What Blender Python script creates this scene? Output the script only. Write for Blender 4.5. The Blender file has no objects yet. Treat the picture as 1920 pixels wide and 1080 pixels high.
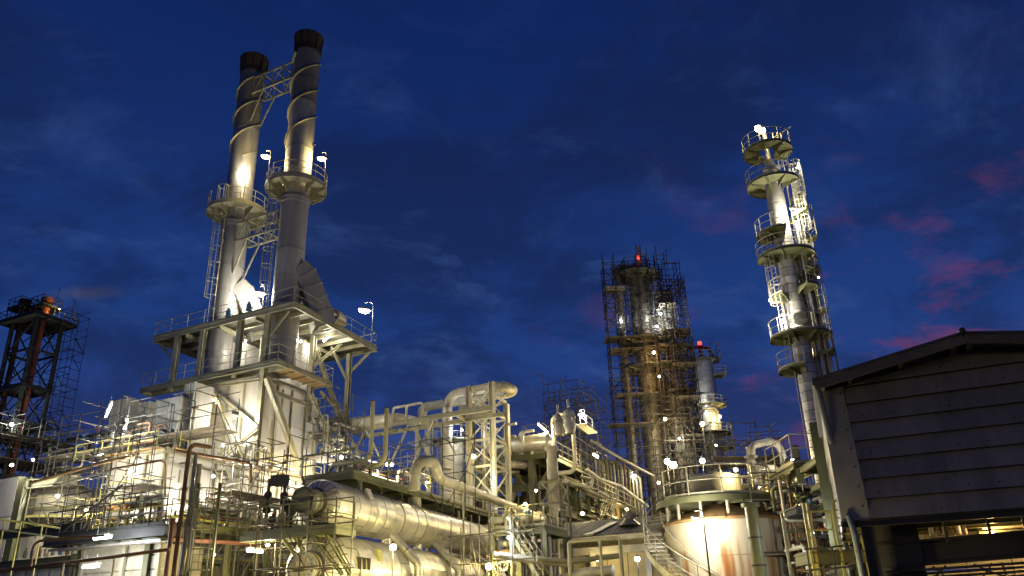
import bpy, math, random
from mathutils import Vector, Matrix
R_ = math.radians
PI = math.pi
sc = bpy.context.scene
COL = sc.collection
rnd = random.Random(7)

# ------------------------------------------------------------------ camera
FPX, PITCH, ROLL, EYE = 1480.0, R_(22.4), R_(1.8), Vector((0, 0, 3.5))
FWD = Vector((0, math.cos(PITCH), math.sin(PITCH)))
_r0 = Vector((1, 0, 0)); _u0 = Vector((0, -math.sin(PITCH), math.cos(PITCH)))
RGT = _r0 * math.cos(ROLL) - _u0 * math.sin(ROLL)
UPV = _r0 * math.sin(ROLL) + _u0 * math.cos(ROLL)
cd = bpy.data.cameras.new('camera'); cam = bpy.data.objects.new('camera', cd); COL.objects.link(cam)
cd.sensor_width = 36.0; cd.lens = 36.0 * FPX / 1920.0; cd.clip_start = 0.1; cd.clip_end = 20000
mw = Matrix((RGT, UPV, -FWD)).transposed().to_4x4(); mw.translation = EYE
cam.matrix_world = mw; sc.camera = cam

# ------------------------------------------------------------------ dusk sky
world = bpy.data.worlds.new('World'); sc.world = world; world.use_nodes = True
def build_world():
    nt = world.node_tree; n = nt.nodes; l = nt.links; n.clear()
    out = n.new('ShaderNodeOutputWorld'); bg = n.new('ShaderNodeBackground'); l.new(bg.outputs[0], out.inputs[0])
    sky = n.new('ShaderNodeTexSky'); sky.sky_type = 'NISHITA'; sky.sun_disc = False
    sky.sun_elevation = R_(-4.0); sky.sun_rotation = R_(75); sky.altitude = 50; sky.air_density = 1.0; sky.dust_density = 0.6; sky.ozone_density = 4.0
    tc = n.new('ShaderNodeTexCoord'); sep = n.new('ShaderNodeSeparateXYZ'); l.new(tc.outputs['Generated'], sep.inputs[0])
    def math_(op, a, b=None, clamp=False):
        m = n.new('ShaderNodeMath'); m.operation = op; m.use_clamp = clamp
        for i, v in enumerate((a, b)):
            if v is None: continue
            if isinstance(v, (int, float)): m.inputs[i].default_value = v
            else: l.new(v, m.inputs[i])
        return m.outputs[0]
    def mix(fac, a, b, mode='MIX'):
        m = n.new('ShaderNodeMix'); m.data_type = 'RGBA'; m.blend_type = mode; m.clamp_factor = True
        for i, v in ((0, fac), (6, a), (7, b)):
            if isinstance(v, (int, float)): m.inputs[i].default_value = v
            elif isinstance(v, tuple): m.inputs[i].default_value = (*v, 1)
            else: l.new(v, m.inputs[i])
        return m.outputs[2]
    def ramp(x, lo, hi):
        m = n.new('ShaderNodeMapRange'); m.interpolation_type = 'SMOOTHSTEP'
        l.new(x, m.inputs[0]); m.inputs[1].default_value = lo; m.inputs[2].default_value = hi
        return m.outputs[0]
    # the twilight blue: Nishita after sunset, deepened
    el = ramp(sep.outputs[2], 0.0, 0.75)
    grad = mix(el, (0.0160, 0.0520, 0.215), (0.0033, 0.0140, 0.084))
    base = mix(0.06, grad, sky.outputs[0])
    # clouds lie in a layer: project the direction on a plane overhead
    zz = math_('ADD', math_('MAXIMUM', sep.outputs[2], 0.0), 0.30)
    cx = math_('DIVIDE', sep.outputs[0], zz); cy = math_('DIVIDE', sep.outputs[1], zz)
    cmb = n.new('ShaderNodeCombineXYZ'); l.new(cx, cmb.inputs[0]); l.new(cy, cmb.inputs[1])
    def noise(scale, detail, rough, dist, off):
        mp = n.new('ShaderNodeMapping'); mp.inputs['Location'].default_value = off
        mp.inputs['Scale'].default_value = (1.0, 1.25, 1); mp.inputs['Rotation'].default_value = (0, 0, R_(-20))
        l.new(cmb.outputs[0], mp.inputs[0])
        t = n.new('ShaderNodeTexNoise'); l.new(mp.outputs[0], t.inputs['Vector'])
        t.inputs['Scale'].default_value = scale; t.inputs['Detail'].default_value = detail
        t.inputs['Roughness'].default_value = rough; t.inputs['Distortion'].default_value = dist
        return t.outputs[0]
    n1 = noise(2.1, 9, 0.64, 0.35, (3.1, 1.7, 0)); n2 = noise(4.2, 9, 0.64, 0.4, (7.3, 2.2, 0)); n3 = noise(3.6, 8, 0.66, 0.2, (5.7, 1.2, 0))
    dark = ramp(n1, 0.40, 0.58)
    c1 = mix(math_('MULTIPLY', dark, 0.58), base, (0.0058, 0.0110, 0.044))
    # paler rims where thin cloud still catches the sky
    rim = math_('MULTIPLY', ramp(n2, 0.50, 0.74), ramp(sep.outputs[2], 0.85, 0.20))
    c2 = mix(math_('MULTIPLY', rim, 0.72), c1, (0.030, 0.066, 0.200))
    # last pink light on low cloud towards the sunset, to the east side of the view
    low = math_('MULTIPLY', ramp(sep.outputs[2], 0.60, 0.16), ramp(sep.outputs[0], -0.15, 0.55))
    pk = math_('MULTIPLY', ramp(n3, 0.52, 0.68), low)
    c3 = mix(math_("MULTIPLY", pk, 0.78), c2, (0.125, 0.033, 0.090))
    hz = math_('MULTIPLY', ramp(sep.outputs[2], 0.34, 0.02), 0.55)
    c4 = mix(hz, c3, (0.036, 0.036, 0.125))
    l.new(c4, bg.inputs[0]); bg.inputs[1].default_value = 1.0
build_world()
vs = sc.view_settings; vs.view_transform = 'Standard'; vs.look = 'None'; vs.exposure = 0.35; vs.gamma = 1.0; vs.use_curve_mapping = False
sc.cycles.use_denoising = True; sc.cycles.max_bounces = 5; sc.cycles.diffuse_bounces = 3; sc.cycles.glossy_bounces = 2
sc.cycles.sample_clamp_indirect = 3.0; sc.cycles.use_light_tree = True; sc.cycles.caustics_reflective = False; sc.cycles.caustics_refractive = False

# ------------------------------------------------------------------ from a pixel of the 1920x1080 photo to a place at a stated distance
Z = Vector((0, 0, 1))
def ray(px, py): return FWD * FPX + RGT * (px - 960) + UPV * (540 - py)
def at(px, py, Y): d = ray(px, py); return EYE + d * (Y / d.y)
def at_z(px, py, z): d = ray(px, py); return EYE + d * ((z - EYE.z) / d.z)
def hit(px, py, P, nrm): d = ray(px, py); return EYE + d * ((P - EYE).dot(nrm) / d.dot(nrm))
def zat(py, P):
    d = Vector((P.x, P.y, 0)) - Vector((EYE.x, EYE.y, 0)); k = 540 - py
    return EYE.z + (k * FWD.dot(d) - FPX * UPV.dot(d)) / (FPX * UPV.z - k * FWD.z)
def along(P, d, px):
    q = P - EYE; k = px - 960
    return (k * FWD.dot(q) - FPX * RGT.dot(q)) / (FPX * RGT.dot(d) - k * FWD.dot(d))
def pix(P):
    q = P - EYE; w = FWD.dot(q); return 960 + FPX * RGT.dot(q) / w, 540 - FPX * UPV.dot(q) / w
def flat(v, z=0.0): return Vector((v.x, v.y, z))
RA = Vector((math.sin(R_(20.5)), math.cos(R_(20.5)), 0))          # the plant's two grid directions
LA = Vector((-math.sin(R_(63)), math.cos(R_(63)), 0))
NR = RA.cross(Z); NL = LA.cross(Z)                                 # normals of planes along RA / LA

# ------------------------------------------------------------------ materials
MATS = {}
def pmat(name, col, rough=0.6, metal=0.0, vary=0.25, scale=1.2, rust=0.0, rcol=(0.10, 0.035, 0.012), rscale=0.8, streak=False, bump=0.0, bscale=20, spec=0.4, each=.16):
    m = bpy.data.materials.new(name); m.use_nodes = True; nt = m.node_tree; n = nt.nodes; l = nt.links
    b = n['Principled BSDF']; b.inputs['Roughness'].default_value = rough; b.inputs['Metallic'].default_value = metal
    b.inputs['Specular IOR Level'].default_value = spec
    g = n.new('ShaderNodeNewGeometry'); mp = n.new('ShaderNodeMapping'); l.new(g.outputs['Position'], mp.inputs[0])
    if streak: mp.inputs['Scale'].default_value = (1.6, 1.6, 0.16)
    t = n.new('ShaderNodeTexNoise'); l.new(mp.outputs[0], t.inputs['Vector']); t.inputs['Scale'].default_value = scale; t.inputs['Detail'].default_value = 6; t.inputs['Roughness'].default_value = 0.62
    mr = n.new('ShaderNodeMapRange'); l.new(t.outputs[0], mr.inputs[0]); mr.inputs[1].default_value = 0.3; mr.inputs[2].default_value = 0.7
    mx = n.new('ShaderNodeMix'); mx.data_type = 'RGBA'; l.new(mr.outputs[0], mx.inputs[0])
    mx.inputs[6].default_value = (*[c * (1 - vary) for c in col], 1); mx.inputs[7].default_value = (*[min(1, c * (1 + vary * 0.55)) for c in col], 1)
    o = mx.outputs[2]
    if rust > 0:
        t2 = n.new('ShaderNodeTexNoise'); l.new(mp.outputs[0], t2.inputs['Vector']); t2.inputs['Scale'].default_value = rscale; t2.inputs['Detail'].default_value = 7; t2.inputs['Roughness'].default_value = 0.7
        r2 = n.new('ShaderNodeMapRange'); l.new(t2.outputs[0], r2.inputs[0]); r2.inputs[1].default_value = 0.70 - 0.22 * rust; r2.inputs[2].default_value = 0.80 - 0.16 * rust
        m2 = n.new('ShaderNodeMix'); m2.data_type = 'RGBA'; l.new(r2.outputs[0], m2.inputs[0]); l.new(o, m2.inputs[6]); m2.inputs[7].default_value = (*rcol, 1); o = m2.outputs[2]
    oi = n.new('ShaderNodeObjectInfo'); rv = n.new('ShaderNodeMapRange'); l.new(oi.outputs['Random'], rv.inputs[0]); rv.inputs[3].default_value = 1 - each; rv.inputs[4].default_value = 1 + each * .6
    hv = n.new('ShaderNodeHueSaturation'); l.new(o, hv.inputs['Color']); l.new(rv.outputs[0], hv.inputs['Value']); o = hv.outputs[0]
    l.new(o, b.inputs['Base Color'])
    rr = n.new('ShaderNodeMapRange'); l.new(t.outputs[0], rr.inputs[0]); rr.inputs[3].default_value = max(0.05, rough - 0.12); rr.inputs[4].default_value = min(1, rough + 0.14); l.new(rr.outputs[0], b.inputs['Roughness'])
    if bump:
        t3 = n.new('ShaderNodeTexNoise'); l.new(g.outputs['Position'], t3.inputs['Vector']); t3.inputs['Scale'].default_value = bscale; t3.inputs['Detail'].default_value = 3
        bp = n.new('ShaderNodeBump'); bp.inputs['Strength'].default_value = bump; bp.inputs['Distance'].default_value = 0.02; l.new(t3.outputs[0], bp.inputs['Height']); l.new(bp.outputs[0], b.inputs['Normal'])
    MATS[name] = m; return m
pmat('cream', (0.33, 0.315, 0.215), 0.5, vary=.3, rust=0.35, rscale=1.3)
pmat('pale', (0.43, 0.41, 0.31), 0.5, vary=0.2, rust=0.12, rscale=1.6)
pmat('green', (0.125, 0.13, 0.065), 0.5, rust=0.2, rscale=1.1)
pmat('galv', (0.34, 0.32, 0.27), 0.45, 0.55, vary=0.35, scale=2.5, rust=0.35, rscale=2.0)
pmat('tube', (0.13, 0.12, 0.095), 0.5, 0.45, vary=0.45, scale=1.6, rust=0.5, rscale=1.5)
pmat('tubedark', (0.078, 0.070, 0.055), 0.55, 0.3, vary=0.5, scale=1.5, rust=0.4, rscale=1.2)
pmat('dark', (0.045, 0.045, 0.040), 0.55, 0.2, vary=0.4)
pmat('clad', (0.62, 0.59, 0.50), 0.36, 0.60, vary=0.38, scale=1.1, rust=0.35, rcol=(0.20, 0.15, 0.085), rscale=1.4, bump=0.4, bscale=4, each=.22)
pmat('dirtyclad', (0.27, 0.245, 0.185), 0.5, 0.35, vary=0.4, scale=0.8, rust=0.5, rcol=(0.12, 0.08, 0.04), bump=0.3, bscale=4)
pmat('cladseam', (0.10, 0.095, 0.08), 0.7, 0.0)
pmat('white', (0.50, 0.47, 0.375), 0.45, 0.15, vary=0.35, scale=1.2, rust=0.35, rcol=(0.25, 0.18, 0.09), bump=0.15, bscale=6)
pmat('casing', (0.63, 0.605, 0.56), 0.6, vary=0.22, scale=0.8, rust=0.30, rcol=(0.24, 0.16, 0.08), streak=True)
pmat('casinggrey', (0.30, 0.29, 0.25), 0.6, vary=0.3, scale=0.9, rust=0.25, streak=True)
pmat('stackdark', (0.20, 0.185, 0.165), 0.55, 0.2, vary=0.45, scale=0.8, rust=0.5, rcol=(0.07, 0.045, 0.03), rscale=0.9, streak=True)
pmat('stack', (0.38, 0.365, 0.34), 0.45, 0.25, vary=0.36, scale=0.9, rust=0.35, rcol=(0.15, 0.09, 0.045), rscale=0.8, streak=True)
pmat('soot', (0.040, 0.030, 0.022), 0.8, vary=0.5, rust=0.6, rcol=(0.06, 0.02, 0.010), rscale=1.0)
pmat('orange', (0.42, 0.10, 0.025), 0.6, vary=0.4, rust=0.4)
pmat('rustpipe', (0.22, 0.125, 0.06), 0.65, vary=0.45, scale=2.0)
pmat('bluegrey', (0.15, 0.185, 0.21), 0.5, vary=0.3)
pmat('redpipe', (0.15, 0.062, 0.045), 0.5, vary=0.3)
pmat('wood', (0.36, 0.23, 0.10), 0.75, vary=0.4, scale=3.0)
pmat('boards', (0.23, 0.20, 0.15), 0.7, vary=0.5, scale=2.2)
pmat('grating', (0.13, 0.13, 0.105), 0.6, 0.3, vary=0.3, rust=0.3)
pmat('yellow', (0.46, 0.42, 0.10), 0.5, vary=0.25, rust=0.2)
pmat('siding', (0.235, 0.22, 0.20), 0.6, 0.0, vary=0.30, scale=1.4, rust=0.12, rcol=(0.09, 0.06, 0.045), streak=True)
pmat('sheetgrey', (0.22, 0.22, 0.225), 0.55, vary=0.2, rust=0.1, rscale=1.6)
pmat('concrete', (0.30, 0.29, 0.26), 0.85, vary=0.25)
pmat('asphalt', (0.055, 0.055, 0.055), 0.9, vary=0.3, bump=0.5, bscale=40)
pmat('blue', (0.10, 0.22, 0.36), 0.5, vary=0.3)
pmat('bluepaint', (0.06, 0.20, 0.42), 0.5, vary=0.3)
pmat('red', (0.50, 0.03, 0.02), 0.5)
pmat('roofsheet', (0.13, 0.12, 0.105), 0.7, 0.1, vary=0.5, scale=0.9, rust=0.3)
pmat('beige', (0.52, 0.45, 0.26), 0.6, vary=0.25, rust=0.1)
pmat('palegreen', (0.34, 0.40, 0.36), 0.6, vary=.2)
pmat('darkgreen', (0.075, 0.075, 0.05), 0.55, vary=.3, rust=.2)
pmat('rustdark', (0.10, 0.035, 0.015), 0.7, vary=.4)
pmat('verge', (0.15, 0.125, 0.085), 0.7, vary=.4)
def emat(name, col, s):
    m = bpy.data.materials.new(name); m.use_nodes = True; b = m.node_tree.nodes['Principled BSDF']
    b.inputs['Base Color'].default_value = (*[c * 0.5 for c in col], 1); b.inputs['Emission Color'].default_value = (*col, 1); b.inputs['Emission Strength'].default_value = s; MATS[name] = m
emat('lit_warm', (1.0, 0.82, 0.50), 26); emat('lit_white', (1.0, 0.97, 0.92), 26); emat('lit_cool', (0.82, 0.90, 1.0), 26); emat('lit_red', (1.0, 0.05, 0.03), 3)

# ------------------------------------------------------------------ building blocks
WORLD = {}
def tag(o, label=None, cat=None, group=None, kind=None):
    for k, v in (('label', label), ('category', cat), ('group', group), ('kind', kind)):
        if v: o[k] = v
    return o
def thing(name, label, cat, loc, group=None):
    o = bpy.data.objects.new(name, None); COL.objects.link(o); o.location = loc; o.empty_display_size = 0.3
    WORLD[o.name] = Matrix.Translation(loc)
    return tag(o, label, cat, group)
def put(name, me, M, par):
    o = bpy.data.objects.new(name, me); COL.objects.link(o)
    if par is not None:
        o.parent = par; o.matrix_parent_inverse = WORLD[par.name].inverted()
    o.matrix_basis = M; WORLD[o.name] = M
    return o
class MB:
    def __init__(s): s.v = []; s.f = []
    def quad(s, a, b, c, d): i = len(s.v); s.v += [a, b, c, d]; s.f.append((i, i + 1, i + 2, i + 3)); return s
    def prism(s, poly, off):
        i = len(s.v); k = len(poly); s.v += [Vector(p) for p in poly] + [Vector(p) + off for p in poly]
        s.f.append(tuple(range(i + k - 1, i - 1, -1))); s.f.append(tuple(range(i + k, i + 2 * k)))
        for j in range(k): s.f.append((i + j, i + (j + 1) % k, i + k + (j + 1) % k, i + k + j))
        return s
    def box(s, P, U, V, W):           # a corner and three edge vectors
        return s.prism([P, P + U, P + U + V, P + V], W)
    def bar(s, p, q, w, h, up=Z):     # a rectangular bar between two points
        d = (q - p).normalized(); x = d.cross(up)
        if x.length < 1e-4: x = d.cross(Vector((0, 1, 0)))
        x.normalize(); y = x.cross(d)
        return s.prism([p + x * a * w / 2 + y * b * h / 2 for a, b in ((-1, -1), (1, -1), (1, 1), (-1, 1))], q - p)
    def tube(s, path, r, n=8, caps=True, closed=False):
        rings = []; k = len(path); px_ = None
        for i in range(k):
            a = path[i - 1] if (i or closed) else path[i]; b = path[(i + 1) % k] if (i < k - 1 or closed) else path[i]
            t = (b - a).normalized()
            if px_ is None:
                x = t.cross(Z)
                if x.length < 1e-3: x = t.cross(Vector((1, 0, 0)))
            else: x = px_ - t * px_.dot(t)
            x.normalize(); y = t.cross(x); px_ = x
            rr = r[i] if isinstance(r, (list, tuple)) else r
            j = len(s.v); s.v += [path[i] + (x * math.cos(2 * PI * q / n) + y * math.sin(2 * PI * q / n)) * rr for q in range(n)]; rings.append(j)
        for i in range(k if closed else k - 1):
            a, b = rings[i], rings[(i + 1) % k]
            for q in range(n): s.f.append((a + q, a + (q + 1) % n, b + (q + 1) % n, b + q))
        if caps and not closed:
            s.f.append(tuple(rings[0] + q for q in range(n - 1, -1, -1))); s.f.append(tuple(rings[-1] + q for q in range(n)))
        return s
    def lathe(s, P, axis, prof, n=24, a0=0.0, a1=2 * PI, ref=None, close=False):
        t = axis.normalized(); x = (ref - t * ref.dot(t)).normalized() if ref is not None else (t.cross(Vector((0.3, 1, 0.2))).normalized() if abs(t.z) < 0.9 else Vector((1, 0, 0)))
        y = t.cross(x); full = abs(a1 - a0 - 2 * PI) < 1e-6; m = n if full else n + 1; i0 = len(s.v)
        for (h, r) in prof:
            for q in range(m):
                a = a0 + (a1 - a0) * q / n
                s.v.append(P + t * h + (x * math.cos(a) + y * math.sin(a)) * r)
        k = len(prof)
        for j in range(k if close else k - 1):
            for q in range(n):
                a, b = i0 + j * m, i0 + ((j + 1) % k) * m; q1 = (q + 1) % m if full else q + 1
                s.f.append((a + q, a + q1, b + q1, b + q))
        if not full and close:
            s.f.append(tuple(i0 + j * m for j in range(k))); s.f.append(tuple(i0 + j * m + n for j in range(k - 1, -1, -1)))
        return s
    def mesh(s, name, mat, smooth=35, org=None):
        me = bpy.data.meshes.new(name); o = org or Vector((0, 0, 0))
        me.from_pydata([tuple(p - o) for p in s.v], [], s.f); me.materials.append(MATS[mat])
        if smooth:
            me.shade_smooth(); me.set_sharp_from_angle(angle=R_(smooth))
        me.update(); return me
    def build(s, name, mat, par, smooth=35, kind=None):
        c = sum(s.v, Vector()) / len(s.v)
        o = put(name, s.mesh(name, mat, smooth, c), Matrix.Translation(c), par)
        if kind: o['kind'] = kind
        return o
UNIT = {}
def unit(shape, mat):
    k = (shape, mat)
    if k not in UNIT:
        m = MB(); v = Vector
        if shape == 'box': m.prism([v((-.5, -.5, 0)), v((.5, -.5, 0)), v((.5, .5, 0)), v((-.5, .5, 0))], Z)
        elif shape == 'H':     # flanges across y
            t = .10; w = .06
            m.prism([v((-.5, -.5, 0)), v((.5, -.5, 0)), v((.5, -.5 + t, 0)), v((w, -.5 + t, 0)), v((w, .5 - t, 0)), v((.5, .5 - t, 0)), v((.5, .5, 0)), v((-.5, .5, 0)), v((-.5, .5 - t, 0)), v((-w, .5 - t, 0)), v((-w, -.5 + t, 0)), v((-.5, -.5 + t, 0))], Z)
        elif shape == 'C':
            t = .12; w = .14
            m.prism([v((-.5, -.5, 0)), v((.5, -.5, 0)), v((.5, -.5 + t, 0)), v((-.5 + w, -.5 + t, 0)), v((-.5 + w, .5 - t, 0)), v((.5, .5 - t, 0)), v((.5, .5, 0)), v((-.5, .5, 0))], Z)
        else: m.tube([v((0, 0, 0)), v((0, 0, 1))], 1.0, int(shape[3:]))
        UNIT[k] = m.mesh(shape, mat, 35 if shape.startswith('cyl') else 0)
    return UNIT[k]
def frame(p, q, sx, sy, up=Z):
    d = q - p; L = d.length; t = d / L; x = t.cross(up)
    if x.length < 1e-3: x = t.cross(Vector((1, 0, 0))) if abs(up.z) > .9 else t.cross(Z)
    x.normalize(); y = t.cross(x) * -1.0; y = x.cross(t) * -1.0
    M = Matrix((x * sx, y * sy, t * L)).transposed().to_4x4(); M.translation = p
    return M
def rod(T, name, p, q, r, mat, n=8): return put(name, unit('cyl%d' % n, mat), frame(p, q, r, r), T)
def beam(T, name, p, q, w, h, mat, shape='H', up=Z): return put(name, unit(shape, mat), frame(p, q, w, h, up), T)
def arc(c, r, a0, a1, n, z): return [Vector((c.x + r * math.cos(a0 + (a1 - a0) * i / n), c.y + r * math.sin(a0 + (a1 - a0) * i / n), z)) for i in range(n + 1)]
def lerp(a, b, t): return a + (b - a) * t
def fillet(path, R, n=6):
    out = [path[0]]; marks = []
    for i in range(1, len(path) - 1):
        p, a, b = path[i], (path[i - 1] - path[i]), (path[i + 1] - path[i]); la, lb = a.length, b.length; a = a / la; b = b / lb
        ang = a.angle(b)
        if ang > 3.1: out.append(p); continue
        d = min(R / math.tan(ang / 2), la * .49, lb * .49); r = d * math.tan(ang / 2)
        c = p + (a + b).normalized() * (r / math.sin(ang / 2)); s0 = p + a * d; s1 = p + b * d
        v0 = s0 - c; v1 = s1 - c; th = v0.angle(v1); j0 = len(out)
        for k in range(n + 1): out.append(c + (v0 * math.sin(th * (1 - k / n)) + v1 * math.sin(th * k / n)) / math.sin(th))
        marks.append((j0, len(out) - 1))
    out.append(path[-1]); return out, marks
def pipe(T, path, r, mat, R=None, n=12, gores=6, name='pipe', bands=0.0, seam=True):
    """A run of pipe: each straight and each elbow its own part; lagged elbows show their gores."""
    full, marks = fillet(path, R or r * 3, gores); i = 0
    for (a, b) in marks + [(len(full) - 1, None)]:
        if (full[a] - full[i]).length > 0.02:
            if bands:
                L = (full[a] - full[i]).length; k = max(1, int(L / bands)); d = full[a] - full[i]
                for j in range(k):
                    p0 = full[i] + d * (j / k); p1 = full[i] + d * ((j + 1) / k)
                    e = d.normalized() * 0.025
                    MB().tube([p0, p0 + e, p0 + e, p1], [r * 1.035, r * 1.035, r, r], n).build(name + '_section', mat, T)
            else: rod(T, name + '_section', full[i], full[a], r, mat, n)
        if b is None: break
        m = MB(); rr = []; pp = []
        for j in range(a, b + 1):
            if seam:
                t = (full[min(j + 1, b)] - full[max(j - 1, a)]).normalized(); w_ = r * .10
                pp += [full[j] - t * w_, full[j] - t * w_ * .8, full[j] + t * w_ * .8, full[j] + t * w_]; rr += [r * .97, r * 1.07, r * 1.07, r * .97]
            else: pp.append(full[j]); rr.append(r)
        m.tube(pp, rr, n).build(name + '_elbow', mat, T, 28 if seam else 50)
        i = b
def sect(T, name, P, skip=()):
    """A named section of a thing (its railing, its ladder, its deck) that parents the pieces of that section."""
    if T.parent is not None or any(T.name.startswith(k) for k in skip): return T
    o = bpy.data.objects.new(name, None); COL.objects.link(o); o.empty_display_size = .2; o.parent = T; o.matrix_parent_inverse = WORLD[T.name].inverted(); o.matrix_basis = Matrix.Translation(P); WORLD[o.name] = Matrix.Translation(P)
    return o
def railing(T, pts, h=1.1, sp=1.6, r=0.024, mat='cream', closed=False, toe=0.12, mid=True, post='post'):
    P = pts + ([pts[0]] if closed else []); T = sect(T, 'railing', pts[0])
    for i in range(len(P) - 1):
        a, b = P[i], P[i + 1]; L = (b - a).length; k = max(1, round(L / sp))
        rod(T, 'top_rail', a + Z * h, b + Z * h, r, mat)
        if mid: rod(T, 'mid_rail', a + Z * h * .52, b + Z * h * .52, r * .85, mat)
        if toe: beam(T, 'toe_board', a + Z * toe * .5, b + Z * toe * .5, .012, toe, mat, 'box')
        for j in range(k + (1 if (i == len(P) - 2 and not closed) else 0)): q = lerp(a, b, j / k); rod(T, post, q, q + Z * h, r, mat)
def ring_rail(T, c, r, a0, a1, z, h=1.1, sp=1.3, rr=0.024, mat='cream', toe=.12):
    n = max(6, int(abs(a1 - a0) * 6)); T = sect(T, 'railing', flat(c, z))
    for hh, nm, k in ((h, 'top_rail', 1), (h * .52, 'mid_rail', .85)): MB().tube(arc(c, r, a0, a1, n, z + hh), rr * k, 6).build(nm, mat, T)
    k = max(2, round(abs(a1 - a0) * r / sp))
    for j in range(k + 1):
        p = Vector((c.x + r * math.cos(a0 + (a1 - a0) * j / k), c.y + r * math.sin(a0 + (a1 - a0) * j / k), z)); rod(T, 'post', p, p + Z * h, rr, mat, 6)
    if toe: MB().lathe(flat(c, z), Z, [(0, r - .006), (0, r + .006), (toe, r + .006), (toe, r - .006)], n, a0, a1, close=True).build('toe_board', mat, T)
def ring_deck(T, c, r0, r1, a0, a1, z, t=.05, mat='grating', n=None, bmat='cream', brackets=6, rad=0.3):
    """A balcony round a column in wedge plates, each a part, carried on radial brackets."""
    k = max(1, round((a1 - a0) / (PI / 4))); T = sect(T, 'balcony', flat(c, z))
    for j in range(k):
        b0 = a0 + (a1 - a0) * j / k + .006; b1 = a0 + (a1 - a0) * (j + 1) / k - .006
        MB().lathe(flat(c, z - t), Z, [(0, r0), (0, r1), (t, r1), (t, r0)], 6, b0, b1, close=True).build('deck_plate', mat, T, 0)
    for j in range(brackets + 1):
        a = a0 + (a1 - a0) * (j + .0) / brackets; d = Vector((math.cos(a), math.sin(a), 0))
        if j == brackets and a1 - a0 > 6.2: break
        p = flat(c, z - t); s = Vector((-d.y, d.x, 0)) * .012
        MB().prism([p + d * r0 - s, p + d * (r1 - .04) - s, p + d * (r1 - .04) - Z * .10 - s, p + d * r0 - Z * rad * 1.6 - s], s * 2).build('bracket', bmat, T, 0)
def ladder(T, p, z1, out, w=.45, cage=None, mat='cream', step=.3, rad=.38, hoop=1.3):
    """A vertical ladder from p up to z1; out points away from the wall it climbs; cage is the height the cage starts at."""
    s = Vector((-out.y, out.x, 0)) * w / 2; q = flat(p, z1); T = sect(T, 'ladder', p, ('caged_ladder', 'heater_ladder'))
    for e in (-1, 1): rod(T, 'stringer', p + s * e, q + s * e, .025, mat, 6)
    m = MB(); z = p.z + step
    while z < z1: m.tube([flat(p, z) - s, flat(p, z) + s], .013, 5); z += step
    m.build('rungs', mat, T, kind='stuff')
    if cage is not None:
        a = math.atan2(out.y, out.x); c = p + out * (rad * .55); hs = []
        z = cage
        while z < z1 + 1.0:
            MB().tube([flat(p + s, z)] + arc(c, rad, a + 2.0, a - 2.0, 12, z) + [flat(p - s, z)], .028, 5).build('cage_hoop', mat, T); z += hoop
        for k in (-1.7, -.85, 0, .85, 1.7):
            d = c + Vector((math.cos(a + k), math.sin(a + k), 0)) * rad; rod(T, 'cage_strip', flat(d, cage), flat(d, z - hoop), .02, mat, 5)
def deck(T, P, U, V, t=.05, mat='grating', bmat='cream', fasc=.22, joist=1.2, fw=.09, plates=True, fmat=None):
    """A platform: deck plates, edge channels all round and joists beneath; P is the corner at deck level."""
    k = max(1, round(U.length / 1.5)) if plates else 1; T = sect(T, 'deck', P)
    for j in range(k): MB().box(P + U * (j / k) + U.normalized() * .006 - Z * t, U / k - U.normalized() * .012, V, Z * t).build('deck_plate', mat, T, 0)
    c = [P, P + U, P + U + V, P + V]; dn = -Z * (t + fasc / 2 + .003)
    for i in range(4): beam(T, 'edge_beam', c[i] + dn, c[(i + 1) % 4] + dn, fw, fasc, fmat or bmat, 'C' if fasc < .3 else 'H')
    kj = max(1, round(U.length / joist))
    for j in range(1, kj): beam(T, 'joist', P + U * (j / kj) + dn, P + U * (j / kj) + V + dn, fw * .8, fasc * .8, bmat, 'H')
def bolts(T, P, axis, r, n, br=.04, h=.06, mat='dark', name='bolt'):
    t = axis.normalized(); x = t.cross(Z).normalized(); y = t.cross(x)
    for j in range(n): q = P + (x * math.cos(2 * PI * j / n) + y * math.sin(2 * PI * j / n)) * r; rod(T, name, q, q + t * h, br, mat, 6)
EXTRA = {}
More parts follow.
